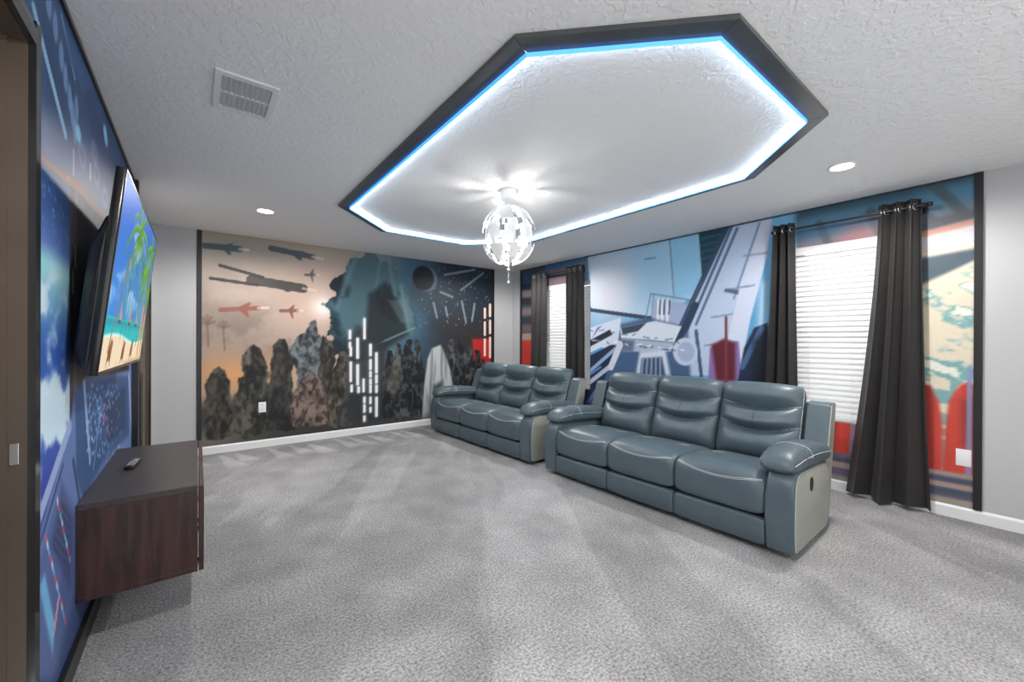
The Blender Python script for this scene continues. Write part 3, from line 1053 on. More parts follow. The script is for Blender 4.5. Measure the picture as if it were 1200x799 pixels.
# ------------------------------------------------------------------ mural on the television wall: control deck over a planet
LY0, LY1 = 1.05, 4.06
l = Print(LY0, LY1-0.02, 0.07, H-0.001, 0.0085, on_left)
nz = fbm(l.A*2.5, l.Z*2.5, 91, 5)
l.rgb = np.ones_like(l.rgb)*np.array([40, 74, 118.0]) + (nz[..., None]-0.5)*60
# overhead panel
l.mix(sstep(2.2, 1.95, l.Z)*sstep(2.0, 3.0, l.A), (104, 112, 142))
l.poly([(41, 120), (90, 160), (148, 215), (130, 262), (41, 180)], (112, 118, 146), 0.06, 0.85)
l.line((37, 8), (75, 158), 0.035, (150, 188, 222))
l.line((70, 16), (86, 92), 0.02, (120, 166, 206))
l.poly([(72, 20), (84, 45), (112, 100), (96, 108), (80, 70)], (58, 100, 150), 0.02, 0.8)
for (px, py) in ((55, 2), (63, 31), (70, 65), (75, 91), (80, 114), (83, 133), (88, 127), (86, 152)):
    l.disc((px, py), 0.03, 0.05, (142, 172, 212), 0.01, 0.9)
    l.disc((px, py), 0.018, 0.036, (104, 142, 194), 0.01, 0.9)
for (px, py) in ((90, 156), (122, 155), (123, 163)):
    l.disc((px, py), 0.05, 0.035, (150, 214, 250), 0.015)
for (px, py) in ((95, 182), (109, 178), (112, 205), (122, 232)):
    l.disc((px, py), 0.07, 0.05, (160, 178, 214), 0.02, 0.6)
    l.disc((px, py), 0.05, 0.03, (96, 106, 140), 0.02, 0.8)
for k in range(8):
    l.disc((84.5, 176+4*k), 0.008, 0.007, (196, 206, 230))
    l.disc((104.5, 192+2.5*k), 0.012, 0.006, (196, 206, 230))
# copper band
l.poly([(40, 176), (62, 194), (90, 212), (126, 258), (124, 274), (100, 246), (76, 216), (40, 184)], (164, 98, 58), 0.02, 0.95)
# window on space
sp = [(40, 182), (80, 218), (80, 520), (40, 640)]
m_ = l.poly_mask(sp)
l.mix(m_, (32, 66, 116))
rs = np.random.RandomState(9)
for k in range(46):
    l.disc((rs.uniform(42, 80), rs.uniform(205, 300)), 0.005, 0.005, (190, 206, 230), alpha=rs.uniform(0.3, 0.8))
zh = on_left(60, 292)[1]
zc = l.Z + 0.25*(l.A-1.95)**2
l.mix(m_*sstep(zh+0.22, zh-0.02, zc)*0.7, (110, 130, 200))
l.mix(m_*sstep(zh+0.03, zh-0.06, zc), (150, 206, 214))
cl = fbm(l.A*4, l.Z*5+3, 101, 6)
pl = m_*sstep(zh-0.02, zh-0.12, zc)
l.mix(pl*sstep(zh-0.05, zh-0.35, l.Z), (52, 92, 172))
l.mix(pl*sstep(zh-0.5, zh-0.9, l.Z)*0.8, (54, 54, 146))
l.mix(pl*sstep(0.50, 0.62, cl), (200, 222, 234))
# dark mullions and shadowed glass
l.poly([(80, 216), (98, 232), (98, 440), (88, 470), (80, 500)], (66, 62, 72))
l.line((88, 232), (86, 470), 0.05, (116, 104, 110), 0.6)
for k in range(7):
    l.disc((86.5, 290+3.6*k), 0.012, 0.008, (206, 206, 214))
    l.disc((83.5, 318+4*k), 0.012, 0.008, (206, 206, 214))
l.poly([(97, 234), (126, 262), (150, 300), (150, 436), (97, 438)], (18, 28, 34), 0.02)
l.glow((106, 306), 0.2, (34, 66, 66), 0.7)
# consoles below
l.poly([(40, 640), (80, 500), (84, 470), (130, 440), (165, 430), (165, 560), (40, 799)], (96, 122, 172), 0.02)
l.poly([(86, 455), (104, 448), (132, 442), (150, 440), (150, 510), (120, 540), (96, 585), (88, 560)], (54, 86, 132), 0.02)
l.poly([(120, 470), (146, 452), (146, 500), (126, 520)], (36, 58, 92), 0.02, 0.8)
l.line((97, 450), (104, 540), 0.04, (140, 164, 206))
l.line((108, 550), (118, 470), 0.02, (130, 158, 204), 0.7)
l.line((84, 540), (92, 590), 0.03, (52, 66, 104))
l.line((44, 606), (80, 500), 0.05, (150, 168, 206))
l.line((44, 640), (72, 545), 0.02, (60, 76, 116))
rs = np.random.RandomState(12)
for k in range(150):
    p = (rs.uniform(100, 140), rs.uniform(450, 535))
    l.disc(p, 0.014, 0.007, ((150, 190, 226), (190, 210, 236), (120, 170, 220))[k % 3], alpha=0.8)
for k in range(10):
    l.disc((rs.uniform(118, 128), rs.uniform(470, 512)), 0.014, 0.008, (196, 84, 110))
l.poly([(44, 660), (70, 560), (88, 600), (92, 680), (84, 799), (44, 799)], (84, 100, 148), 0.02)
l.poly([(56, 640), (71, 570), (84, 606), (80, 690)], (72, 84, 126), 0.015)
for k in range(6):
    l.line((60+2*k, 640-10*k), (74+1.5*k, 660-10*k), 0.012, (46, 56, 90), 0.9)
for k in range(13):
    l.line((51+1.9*k, 628+8.1*k), (52.2+1.9*k, 633.5+8.1*k), 0.012, ((222, 80, 84), (206, 220, 240), (96, 176, 226))[k % 3])
    if k < 9:
        l.line((65+1.8*k, 585+8.5*k), (66+1.8*k, 590+8.5*k), 0.012, ((206, 220, 240), (222, 80, 84), (110, 200, 220))[k % 3])
l.poly([(44, 690), (50, 672), (62, 730), (60, 770)], (118, 190, 226), 0.015, 0.8)
for k in range(7):
    l.line((60+0.8*k, 745-6*k), (63+0.8*k, 735-6*k), 0.012, ((206, 220, 240), (222, 90, 94))[k % 2], 0.8)
l.poly([(60, 799), (88, 690), (120, 600), (165, 520), (165, 799)], (50, 70, 116), 0.05, 0.8)
l.line((150, 440), (154, 520), 0.06, (170, 180, 222), 0.8)
ml = thing('wall_mural', 'blue printed mural of a control deck over a planet behind the television', 'mural', (XL, LY0, 0))
door_zone = lambda a, z: (a < D1[1]+0.068) & (z < D1[3]+0.068)
pL = l.build('printed_scene', 'X', XL+0.004, M_print, None, keep=lambda a, z: ~door_zone(a, z), gain=MURAL_GAIN)
adopt(pL, ml)
adopt(obj_box('top_trim', (XL, XL+0.014, LY0, LY1, H-0.022, H-0.001), M_black, None, 0.002), ml)
adopt(obj_box('bottom_trim', (XL, XL+0.022, D1[1]+0.068, LY1, 0.001, 0.085), M_black, None, 0.003), ml)
adopt(obj_box('edge_trim', (XL, XL+0.040, LY1-0.05, LY1, 0.085, H-0.022), M_black, None, 0.003), ml)

# ------------------------------------------------------------------ television
TV_W, TV_H = 1.352, 0.763
tv = thing('television', 'large wall mounted flat television tilted down showing a palm beach', 'television', (-0.2435, 2.716, 1.505))
tv.rotation_euler = (0, 0.101, 0)
bm = bmesh.new()
box(bm, -0.030, -0.002, -TV_W/2, TV_W/2, -TV_H/2, TV_H/2, 0.004)
from_bm('panel', bm, M_tvblack, tv, 40)
bm = bmesh.new()
prism(bm, [(-0.028, -TV_H/2+0.02), (-0.028, 0.22), (-0.045, 0.20), (-0.075, 0.08), (-0.075, -TV_H/2+0.08), (-0.05, -TV_H/2+0.02)], 'y', -TV_W/2+0.05, TV_W/2-0.05, 0.01)
from_bm('rear_housing', bm, M_tvblack, tv, 40)
fw = 0.009
bm = bmesh.new()
box(bm, -0.002, 0.0015, -TV_W/2, -TV_W/2+fw, -TV_H/2, TV_H/2)
box(bm, -0.002, 0.0015, TV_W/2-fw, TV_W/2, -TV_H/2, TV_H/2)
box(bm, -0.002, 0.0015, -TV_W/2+fw, TV_W/2-fw, -TV_H/2, -TV_H/2+fw*1.5)
box(bm, -0.002, 0.0015, -TV_W/2+fw, TV_W/2-fw, TV_H/2-fw, TV_H/2)
from_bm('bezel', bm, M_tvblack, tv)
s = Print(-TV_W/2+fw, TV_W/2-fw, -TV_H/2+fw, TV_H/2-fw, 0.0055, lambda a, z: ((a-0.5)*(TV_W-2*fw), (z-0.5)*(TV_H-2*fw)))
U = s.A/(TV_W-2*fw)+0.5
V = s.Z/(TV_H-2*fw)+0.5
s.rgb = np.stack([14+50*(1-V), 88+60*(1-V), 190+20*(1-V)], -1)
cl = fbm(U*5, V*5, 5, 5)
s.mix(sstep(0.50, 0.66, cl)*np.exp(-((V-0.6)/0.3)**2)*0.8*(1-0.6*sstep(0.4, 0.9, U)), (196, 216, 236))
hz = 0.285
s.mix(sstep(hz+0.004, hz-0.004, V), (24, 176, 178))
s.mix(sstep(hz, hz-0.03, V)*sstep(hz-0.07, hz-0.02, V)*0.8, (20, 132, 168))
sand = 0.175 - 0.03*U + 0.02*np.sin(U*7)
s.mix(sstep(sand+0.006, sand-0.006, V), (226, 206, 176))
s.mix(sstep(sand+0.02, sand+0.003, V)*sstep(sand-0.012, sand, V)*0.8, (214, 240, 236))
s.mix(sstep(0.04, 0.0, V)*0.6*sstep(0.45, 0.6, cl+0.05), (150, 122, 84))
for (px, hh) in ((0.24, 0.12), (0.47, 0.13), (0.66, 0.10)):
    s.poly([(px-0.03, hz-0.01), (px+0.004, hz-0.01), (px+0.002, hz+hh)], (176, 130, 92))
    s.poly([(px+0.008, hz-0.01), (px+0.035, hz-0.01), (px+0.004, hz+hh*0.8)], (200, 160, 120))
    s.poly([(px-0.035, hz-0.012), (px+0.035, hz-0.012), (px+0.02, hz-0.03), (px-0.02, hz-0.03)], (84, 58, 44))
def palm(base, top, bend, n, size, seed, trunk=0.018):
    rnd = random.Random(seed)
    pts = [(base[0]+(top[0]-base[0])*t + bend*math.sin(PI*t), base[1]+(top[1]-base[1])*t) for t in [i/8 for i in range(9)]]
    s.path(pts, trunk, (140, 108, 80))
    for k in range(n):
        a = PI*2*k/n + rnd.uniform(-0.2, 0.2)
        L = size*rnd.uniform(0.75, 1.1)
        prev = top
        for q in range(1, 6):
            t = q/5
            p = (top[0]+math.cos(a)*L*t*0.62, top[1]+math.sin(a)*L*t*0.9-0.30*L*3.4*t*t*0.5)
            g = rnd.randint(0, 50)
            s.line(prev, p, 0.030*(1.15-t), (60+g, 128+g, 30), 0.95)
            s.line(prev, (p[0], p[1]-0.04*t), 0.012, (40+g, 100+g, 26), 0.9)
            prev = p
palm((0.10, 0.10), (0.46, 0.85), -0.06, 19, 0.48, 1)
s.line((0.43, 0.80), (0.47, 0.90), 0.05, (70, 120, 30), 0.9)
palm((0.74, 0.12), (0.76, 0.66), 0.04, 13, 0.30, 2, 0.02)
palm((0.93, 0.05), (0.88, 0.86), 0.0, 15, 0.36, 4, 0.04)
palm((0.99, 0.02), (0.98, 0.55), 0.0, 10, 0.2, 3, 0.03)
s.line((0.84, 0.06), (0.86, 0.40), 0.055, (196, 150, 78))
s.line((0.93, 0.03), (0.95, 0.34), 0.045, (206, 160, 86))
for (px, py) in ((0.13, 0.10), (0.40, 0.09), (0.62, 0.10)):
    s.poly([(px-0.03, py-0.05), (px+0.03, py-0.05), (px+0.045, py+0.05), (px+0.01, py+0.07), (px-0.02, py+0.02)], (150, 96, 56))
    s.line((px-0.03, py-0.07), (px, py), 0.012, (96, 58, 36))
    s.line((px+0.03, py-0.07), (px+0.01, py), 0.012, (96, 58, 36))
M_screen = print_mat('lit screen', 0.45, 0.05, emission=0.9)
s.build('screen', 'X', 0.0008, M_screen, tv)
bm = bmesh.new()
box(bm, -0.114, -0.104, -0.20, 0.20, -0.16, 0.16)
for yy in (-0.14, 0.14):
    box(bm, -0.106, -0.070, yy-0.02, yy+0.02, -0.15, 0.15)
br = from_bm('wall_bracket', bm, M_rod, tv)

# ------------------------------------------------------------------ floating media cabinet and remote
CY0, CY1, CZ0, CZ1 = 2.305, 3.35, 0.215, 0.603
cb = thing('media_cabinet', 'dark espresso media cabinet hung on the blue mural wall under the television', 'cabinet', (XL, CY0, CZ0))
dx, Lc, hc_ = 0.384, CY1-CY0, CZ1-CZ0
XW = 0.006
obj_box('top_board', (XW, dx, 0, Lc, hc_-0.026, hc_), M_espresso_top, cb, 0.0015)
obj_box('bottom_board', (XW, dx, 0, Lc, 0, 0.020), M_espresso, cb, 0.0015)
obj_box('side_panel', (XW, dx, 0.002, 0.020, 0.020, hc_-0.026), M_espresso, cb)
obj_box('side_panel', (XW, dx, Lc-0.020, Lc-0.002, 0.020, hc_-0.026), M_espresso, cb)
obj_box('divider', (XW+0.012, dx-0.004, Lc/2-0.008, Lc/2+0.008, 0.020, hc_-0.026), M_espresso, cb)
obj_box('back_panel', (XW, XW+0.010, 0.020, Lc-0.020, 0.020, hc_-0.026), M_espresso, cb)
for (a, c) in ((0.0, Lc/2-0.002), (Lc/2+0.002, Lc)):
    d = obj_box('door', (dx+0.004, dx+0.022, a, c, 0.002, hc_-0.006), M_espresso, cb, 0.001)
    for yy in (a+0.06, c-0.06):
        obj_box('hinge', (dx-0.001, dx+0.005, yy-0.018, yy+0.018, 0.012, 0.030), M_chrome, d)
rm = thing('remote_control', 'small black remote control lying on top of the dark media cabinet', 'remote', (-0.262, 2.865, CZ1), -0.10)
bm = bmesh.new()
box(bm, -0.020, 0.020, -0.085, 0.085, 0.0005, 0.017, 0.005)
from_bm('case', bm, M_tvblack, rm, 40)
for j in range(6):
    for i in range(3):
        bm = bmesh.new()
        box(bm, -0.014+i*0.011, -0.007+i*0.011, -0.060+j*0.016, -0.051+j*0.016, 0.0168, 0.0186, 0.0006)
        from_bm('button', bm, M_rubber, rm)
bm = bmesh.new()
lathe(bm, [(0, 0.0188), (0.010, 0.0188), (0.0125, 0.017), (0, 0.017)], 0, 0.056, 20)
from_bm('dial', bm, M_rubber, rm, 40)

# ------------------------------------------------------------------ reclining sofas
SW = 2.03                  # overall width
ARM = 0.145
SEATW = (SW-2*ARM)/3
def smooth_path(pts, n):
    """Catmull-Rom through (d, z) points"""
    P = [pts[0]] + pts + [pts[-1]]
    out = []
    k = len(pts)-1
    for i in range(n+1):
        t = i/n*k
        j = min(int(t), k-1)
        f = t-j
        p0, p1, p2, p3 = P[j], P[j+1], P[j+2], P[j+3]
        out.append(tuple(0.5*((2*p1[c]) + (-p0[c]+p2[c])*f + (2*p0[c]-5*p1[c]+4*p2[c]-p3[c])*f*f + (-p0[c]+3*p1[c]-3*p2[c]+p3[c])*f**3) for c in (0, 1)))
    return out
def sweep_cushion(name, prof, nprof, y0, y1, parent, m, nu=22, soft=0.03, extra=None):
    path = smooth_path(prof, nprof)
    cd = sum(p[0] for p in path)/len(path)
    cz = min(p[1] for p in path)
    nrm = []
    for i in range(len(path)):
        a = path[max(i-1, 0)]
        c = path[min(i+1, len(path)-1)]
        tx, tz = c[0]-a[0], c[1]-a[1]
        ln = math.hypot(tx, tz) or 1
        nrm.append((-tz/ln, tx/ln))
    def f(uu, i):
        e = 1-abs(uu)**7
        off = -soft*(1-max(e, 0)**0.4) + (extra(uu, i/nprof) if extra else 0)
        return (path[i][0]+nrm[i][0]*off, y0+(y1-y0)*(uu+1)/2, path[i][1]+nrm[i][1]*off)
    bm = bmesh.new()
    us = [math.sin(PI/2*(2*j/nu-1)) for j in range(nu+1)]
    g = [[bm.verts.new(f(uu, i)) for i in range(nprof+1)] for uu in us]
    for j in range(nu):
        for i in range(nprof):
            bm.faces.new((g[j][i], g[j+1][i], g[j+1][i+1], g[j][i+1]))
    bm.faces.new(g[0])
    bm.faces.new(g[-1][::-1])
    for j in range(nu):
        bm.faces.new((g[j][0], g[j][-1], g[j+1][-1], g[j+1][0]))
    o = from_bm(name, bm, m, parent, 50)
    def fi(uu, v):
        i = min(max(v*nprof, 0), nprof-1e-6)
        k = int(i)
        A_, B_ = Vector(f(uu, k)), Vector(f(uu, k+1))
        n_ = nrm[k]
        return A_.lerp(B_, i-k) + Vector((n_[0], 0, n_[1]))*0.0016
    return o, fi
def stitch(pts, parent, rad=0.0019):
    bm = bmesh.new()
    tube(bm, pts, rad, 6)
    return from_bm('stitching', bm, M_thread, parent, 60)

def back_cushion(parent, y0, y1, edges=()):
    hw = (y1-y0)/2
    yc = (y0+y1)/2
    nv, nu = 84, 34
    Bd, Bz, Td, Tz = 0.660, 0.375, 0.845, 0.925
    ux, uz = Td-Bd, Tz-Bz
    Ln = math.hypot(ux, uz)
    ux, uz = ux/Ln, uz/Ln
    nx, nzz = -uz, ux           # faces the front
    s1 = lambda uu: 0.475-0.10*(1-uu*uu)
    s2 = lambda uu: 0.735-0.085*(1-uu*uu)
    def f(uu, v, side):
        a, c = s1(uu), s2(uu)
        if v < a:
            t = v/a
        elif v < c:
            t = (v-a)/(c-a)
        else:
            t = (v-c)/(1-c)*0.62
        mid = 1-abs(uu)**3.0
        e = max(1-abs(uu)**5, 0)**(1/3.0)
        ev = max(1-abs(2*v-1)**9, 0)**(1/2.6)
        if side > 0:
            puff = (1-abs(2*t-1)**2.4)
            th = 0.060*e*ev + (0.060*mid+0.012*e)*puff*ev
            # upper tier of each pair overhangs the seam
            th += 0.020*mid*ev*math.exp(-((t-0.22)/0.16)**2)*(1 if v > a else 0)
            wr = 0.0022*math.sin(30*v+9*uu)*abs(uu)**3
            th += wr*ev*e
        else:
            th = -0.055*e*ev
        w_ = hw*(1-0.10*max(0, (v-0.86)/0.14)**2.2 - 0.03*max(0, (0.1-v)/0.1)**2)
        cr = 0.016*(1-uu*uu)*max(0, v-0.6)      # crown of the top edge
        px = Bd + ux*Ln*v + nx*th
        pz = Bz + uz*(Ln*v+cr) + nzz*th
        return Vector((px, yc+w_*uu, pz))
    bm = bmesh.new()
    us = [math.sin(PI/2*(2*j/nu-1)) for j in range(nu+1)]
    vs = [i/nv for i in range(nv+1)]
    ev_ = [0.5-0.5*math.cos(PI*v)*(0.35)-0.5*0 + (v-0.5)*0.65 - 0.0 for v in vs]
    vs = [min(max(0.325*(1-math.cos(PI*v))*0.5/0.325*0.35 + 0.65*v, 0), 1) for v in vs]
    G = {}
    for sd in (1, -1):
        G[sd] = [[bm.verts.new(f(uu, v, sd)) for v in vs] for uu in us]
        for j in range(nu):
            for i in range(nv):
                bm.faces.new((G[sd][j][i], G[sd][j+1][i], G[sd][j+1][i+1], G[sd][j][i+1]))
    bmesh.ops.remove_doubles(bm, verts=bm.verts, dist=1e-5)
    o = from_bm('back_cushion', bm, M_leather, parent, 60)
    for sf in (s1, s2):
        for (ua, ub) in ((-0.97, -0.62), (0.62, 0.97)):
            stitch([f(ua+(ub-ua)*k/10, sf(ua+(ub-ua)*k/10)+0.002, 1)+Vector((nx, 0, nzz))*0.0012 for k in range(11)], o, 0.0015)
    for uu in edges:
        stitch([f(uu, 0.06+0.87*k/40, 1)+Vector((nx*0.002, 0.0012*(1 if uu > 0 else -1), nzz*0.002)) for k in range(41)], o, 0.0018)
    # short upright pleat in the middle tier
    stitch_pts = [f(0.0, s1(0)+0.01+(s2(0)-s1(0)-0.03)*k/10, 1) for k in range(11)]
    bm = bmesh.new()
    tube(bm, stitch_pts, 0.0016, 6)
    from_bm('pleat', bm, M_under, o, 60)
    return o

def make_sofa():
    t = thing('reclining_sofa', '', 'sofa')
    hw = SW/2
    # dark base and feet
    bm = bmesh.new()
    box(bm, 0.045, 0.80, -hw+ARM-0.01, hw-ARM+0.01, 0.045, 0.36, 0.01)
    from_bm('base_frame', bm, M_under, t)
    for (d, y) in ((0.12, -hw+0.30), (0.12, hw-0.30), (0.70, -hw+0.30), (0.70, hw-0.30)):
        bm = bmesh.new()
        lathe(bm, [(0, 0), (0.024, 0), (0.028, 0.01), (0.028, 0.048), (0, 0.048)], d, y, 16)
        from_bm('foot', bm, M_under, t, 40)
    # seats and footrests
    seat_prof = [(0.06, 0.212), (0.012, 0.218), (-0.004, 0.26), (-0.008, 0.33), (-0.002, 0.385), (0.022, 0.428), (0.075, 0.452), (0.16, 0.460), (0.32, 0.452), (0.50, 0.428), (0.66, 0.398)]
    foot_prof = [(0.07, 0.034), (0.018, 0.040), (0.004, 0.07), (-0.002, 0.12), (0.002, 0.175), (0.016, 0.198), (0.07, 0.204)]
    for k in range(3):
        y0 = -hw+ARM+SEATW*k
        y1 = y0+SEATW
        g = 0.0025
        bulge = lambda uu, v: 0.012*(1-uu*uu)*math.exp(-((v-0.62)/0.25)**2) - 0.006*abs(uu)**6
        so, fi = sweep_cushion('seat_cushion', seat_prof, 60, y0+g, y1-g, t, M_leather, 26, 0.034, bulge)
        for off in (0.0, 0.016):
            pts = []
            for q in range(31):
                uu = -0.93+1.86*q/30
                v = 0.545-0.115*(1-(uu)**2)**0.8 - off
                pts.append(fi(uu, v))
            stitch(pts, so, 0.0019)
        for uu in (-0.55, 0.55):
            stitch([fi(uu-0.02*q*(1 if uu < 0 else 1), 0.80+0.006*q) for q in range(9)], so, 0.0016)
        fo, ff = sweep_cushion('footrest', foot_prof, 30, y0+g, y1-g, t, M_leather, 16, 0.014)
    for k in range(3):
        y0 = -hw+ARM+SEATW*k
        back_cushion(t, y0+0.002+(0.012 if k == 0 else 0), y0+SEATW-0.002-(0.012 if k == 2 else 0), ((-0.985,), (), ())[k] if k != 2 else ())
    # (the near end's last cushion shows its stitched edge, the others meet in a dark seam)
    # outer back
    bm = bmesh.new()
    prism(bm, [(0.70, 0.06), (0.80, 0.06), (0.945, 0.79), (0.925, 0.815), (0.89, 0.81), (0.775, 0.40)], 'y', -hw+0.10, hw-0.10, 0.012)
    from_bm('rear_panel', bm, M_leather, t, 40)
    for sgn in (-1, 1):
        ya, yb = sorted((sgn*hw, sgn*(hw-ARM+0.002)))
        # arm panel, rounded over at the front
        arm_out = [(0.045, 0.03), (0.012, 0.045), (0.004, 0.20), (0.008, 0.36), (0.022, 0.44), (0.06, 0.488), (0.12, 0.50), (0.45, 0.485), (0.715, 0.46), (0.735, 0.40), (0.735, 0.13), (0.70, 0.06), (0.655, 0.03)]
        bm = bmesh.new()
        prism(bm, arm_out, 'y', ya, yb, 0.018, 3)
        ao = from_bm('arm_panel', bm, M_leather, t, 45)
        # outer side overlay just proud of the arm, side light put into its colour
        ccx, ccz = 0.40, 0.26
        so_ = [(ccx+(d-ccx)*0.945+0.006, ccz+(z-ccz)*0.955) for (d, z) in arm_out]
        bm = bmesh.new()
        a_, b_ = sorted((sgn*(hw-0.004), sgn*(hw+0.003)))
        prism(bm, so_, 'y', a_, b_, 0.002, 2)
        so = from_bm('lit_outer_side', bm, M_panel, t, 45)
        fr = smooth_path([(0.040, 0.05), (0.012, 0.07), (0.004, 0.20), (0.008, 0.36), (0.022, 0.43), (0.06, 0.478), (0.12, 0.49)], 30)
        yo = sgn*(hw+0.0035)
        stitch([(d+0.030, yo, z) for (d, z) in fr[2:27]], so)
        # recline handle in its oval cup
        bm = bmesh.new()
        for rr, off in ((1.0, 0.002), (0.86, 0.005)):
            pts = [(0.325+0.030*rr*math.cos(2*PI*q/24), 0.385+0.045*rr*math.sin(2*PI*q/24)) for q in range(24)]
            a_, b_ = sorted((sgn*(hw-0.004), sgn*(hw+0.003+off)))
            prism(bm, pts, 'y', a_, b_)
        ho = from_bm('recline_handle', bm, M_tvblack, t, 40)
        # arm pad
        bm = bmesh.new()
        cyp = sgn*(hw-0.092)
        st = []
        N = 44
        for i in range(N+1):
            s_ = i/N
            d = 0.012+0.715*s_
            nose = min(1, s_/0.26)
            rnd_ = math.sqrt(max(1-(1-nose)**2.2, 0.0))
            tail = min(1, (1-s_)/0.04)
            top = 0.520 + 0.100*rnd_ - 0.045*max(0, (s_-0.42)/0.58)**1.5
            bot = 0.515 - 0.036*min(1, s_/0.10)**0.5 - 0.03*max(0, (s_-0.3)/0.7)
            wd = (0.070+0.036*rnd_)*(0.9+0.1*tail)
            if s_ < 0.02:
                wd *= 0.75
            if 0.345 < s_ < 0.395:
                k_ = 1-abs(s_-0.37)/0.025
                top -= 0.010*k_
                wd -= 0.004*k_
            st.append((d, top, bot, wd))
        rings = []
        nq = 28
        for i, (d, top, bot, wd) in enumerate(st):
            c_ = (top+bot)/2
            hh = (top-bot)/2
            ring = []
            s_ = i/N
            for q in range(nq):
                a = 2*PI*q/nq
                ca, sa = math.cos(a), math.sin(a)
                ex = 0.75
                yy = wd*math.copysign(abs(ca)**ex, ca)
                zz = hh*math.copysign(abs(sa)**ex, sa)
                wr = 0.0045*math.sin(46*s_+5*a)*math.exp(-((s_-0.26)/0.12)**2)*abs(ca)
                ring.append(bm.verts.new((d, cyp+yy+wr*(1 if ca > 0 else -1), c_+zz)))
            rings.append(ring)
        for A_, B_ in zip(rings, rings[1:]):
            for q in range(nq):
                bm.faces.new((A_[q], A_[(q+1) % nq], B_[(q+1) % nq], B_[q]))
        bm.faces.new(rings[0][::-1])
        bm.faces.new(rings[-1])
        po = from_bm('arm_pad', bm, M_leather, t, 60)
        for side in (-1, 1):
            pts = []
            for i in range(2, N):
                d, top, bot, wd = st[i]
                c_, hh = (top+bot)/2, (top-bot)/2
                a = 0.18
                pts.append((d, cyp+side*(wd*math.cos(a)**0.75+0.0012), c_+hh*math.sin(a)**0.75-0.005))
            stitch(pts, po)
        for i in (15, 18):
            d, top, bot, wd = st[i]
            c_, hh = (top+bot)/2, (top-bot)/2
            pts = []
            for q in range(17):
                a = PI*q/16
                ca, sa = math.cos(a), math.sin(a)
                pts.append((d, cyp+(wd+0.001)*math.copysign(abs(ca)**0.75, ca), c_+(hh+0.001)*abs(sa)**0.75))
            if i == 18:
                stitch(pts, po)
        # wing of the back, leaning with it
        wing = smooth_path([(0.655, 0.46), (0.70, 0.60), (0.765, 0.79), (0.785, 0.822), (0.82, 0.835), (0.870, 0.832), (0.890, 0.815), (0.865, 0.70), (0.795, 0.40), (0.735, 0.12)], 40)
        wa, wb = sorted((sgn*(hw-0.004), sgn*(hw-0.135)))
        bm = bmesh.new()
        prism(bm, wing + [(0.70, 0.12)], 'y', wa, wb, 0.012, 3)
        wo = from_bm('wing_panel', bm, M_leather, t, 45)
        wx = sum(p[0] for p in wing)/len(wing)
        wz = sum(p[1] for p in wing)/len(wing)
        bm = bmesh.new()
        a_, b_ = sorted((sgn*(hw-0.010), sgn*(hw-0.001)))
        prism(bm, [(wx+(d-wx)*0.93, wz+(z-wz)*0.975) for (d, z) in wing + [(0.70, 0.12)]], 'y', a_, b_, 0.002, 2)
        from_bm('wing_lit_side', bm, M_panel, t, 45)  # paler overlay on the wing, side light painted into the leather
        stitch([(d+0.010, sgn*(hw-0.0005), z-0.004) for (d, z) in wing[1:13]], wo)
    return t

sofa = make_sofa()
sofa.location = (2.632, 1.850, 0)
sofa.rotation_euler = (0, 0, 0.022)
sofa['label'] = 'near grey leather three seat reclining sofa beside the large charcoal curtain'
sofa['group'] = 'grey leather reclining sofas'
sofa2 = copy_tree(sofa)
sofa2.location = (2.575, 4.105, 0)
sofa2.rotation_euler = (0, 0, 0.035)
sofa2['label'] = 'far grey leather reclining sofa in the corner before the mountain mural'

# ------------------------------------------------------------------ blinds
def blind(W, label):
    y0, y1, z0, z1 = W
    g = 0.004
    root = thing('window_blind', label, 'blind', (XR+0.035, (y0+y1)/2, z1), 0, 'white slatted window blinds')
    hw = (y1-y0)/2-g
    bm = bmesh.new()
    box(bm, -0.034, -0.022, -hw, hw, -0.075, -0.002, 0.003)
    box(bm, -0.022, 0.030, -hw, hw, -0.045, -0.002)
    from_bm('head_rail', bm, M_slat, root)
    n = 31
    pitch = (z1-z0-0.075-0.045)/n
    first = None
    for k in range(n):
        z = -0.075-pitch*(k+0.55)
        if first is None:
            bm = bmesh.new()
            ca, sa = math.cos(math.radians(63)), math.sin(math.radians(63))
            w2 = 0.0275
            pts = []
            for q in range(7):
                t = q/6*2-1
                bow = 0.0028*(1-t*t)
                pts.append((w2*t*ca - bow*sa, w2*t*sa + bow*ca))
            # lower edge towards the room
            up = [(p[0]-0.0012*sa, p[1]+0.0012*ca) for p in pts]
            dn = [(p[0]+0.0012*sa, p[1]-0.0012*ca) for p in pts]
            prism(bm, up + dn[::-1], 'y', -hw, hw)
            first = from_bm('slat', bm, M_slat, root, 40)
            first.location = (0, 0, z)
        else:
            c = first.copy()
            C.objects.link(c)
            c.parent = root
            c.location = (0, 0, z)
    obj_box('bottom_rail', (-0.022, 0.022, -hw, hw, -(z1-z0)+0.004, -(z1-z0)+0.034), M_slat, root, 0.004)
    for yy in (-hw+0.10, 0.0, hw-0.10):
        bm = bmesh.new()
        for xx in (-0.0175, 0.0175):
            tube(bm, [(xx, yy, -0.045), (xx, yy, -(z1-z0)+0.03)], 0.0011, 6)
        from_bm('ladder_cord', bm, M_slat, root)
    return root
blind(W1, 'white slatted blind in the far window above the corner sofa')
blind(W2, 'white slatted blind in the near window behind the large curtain')

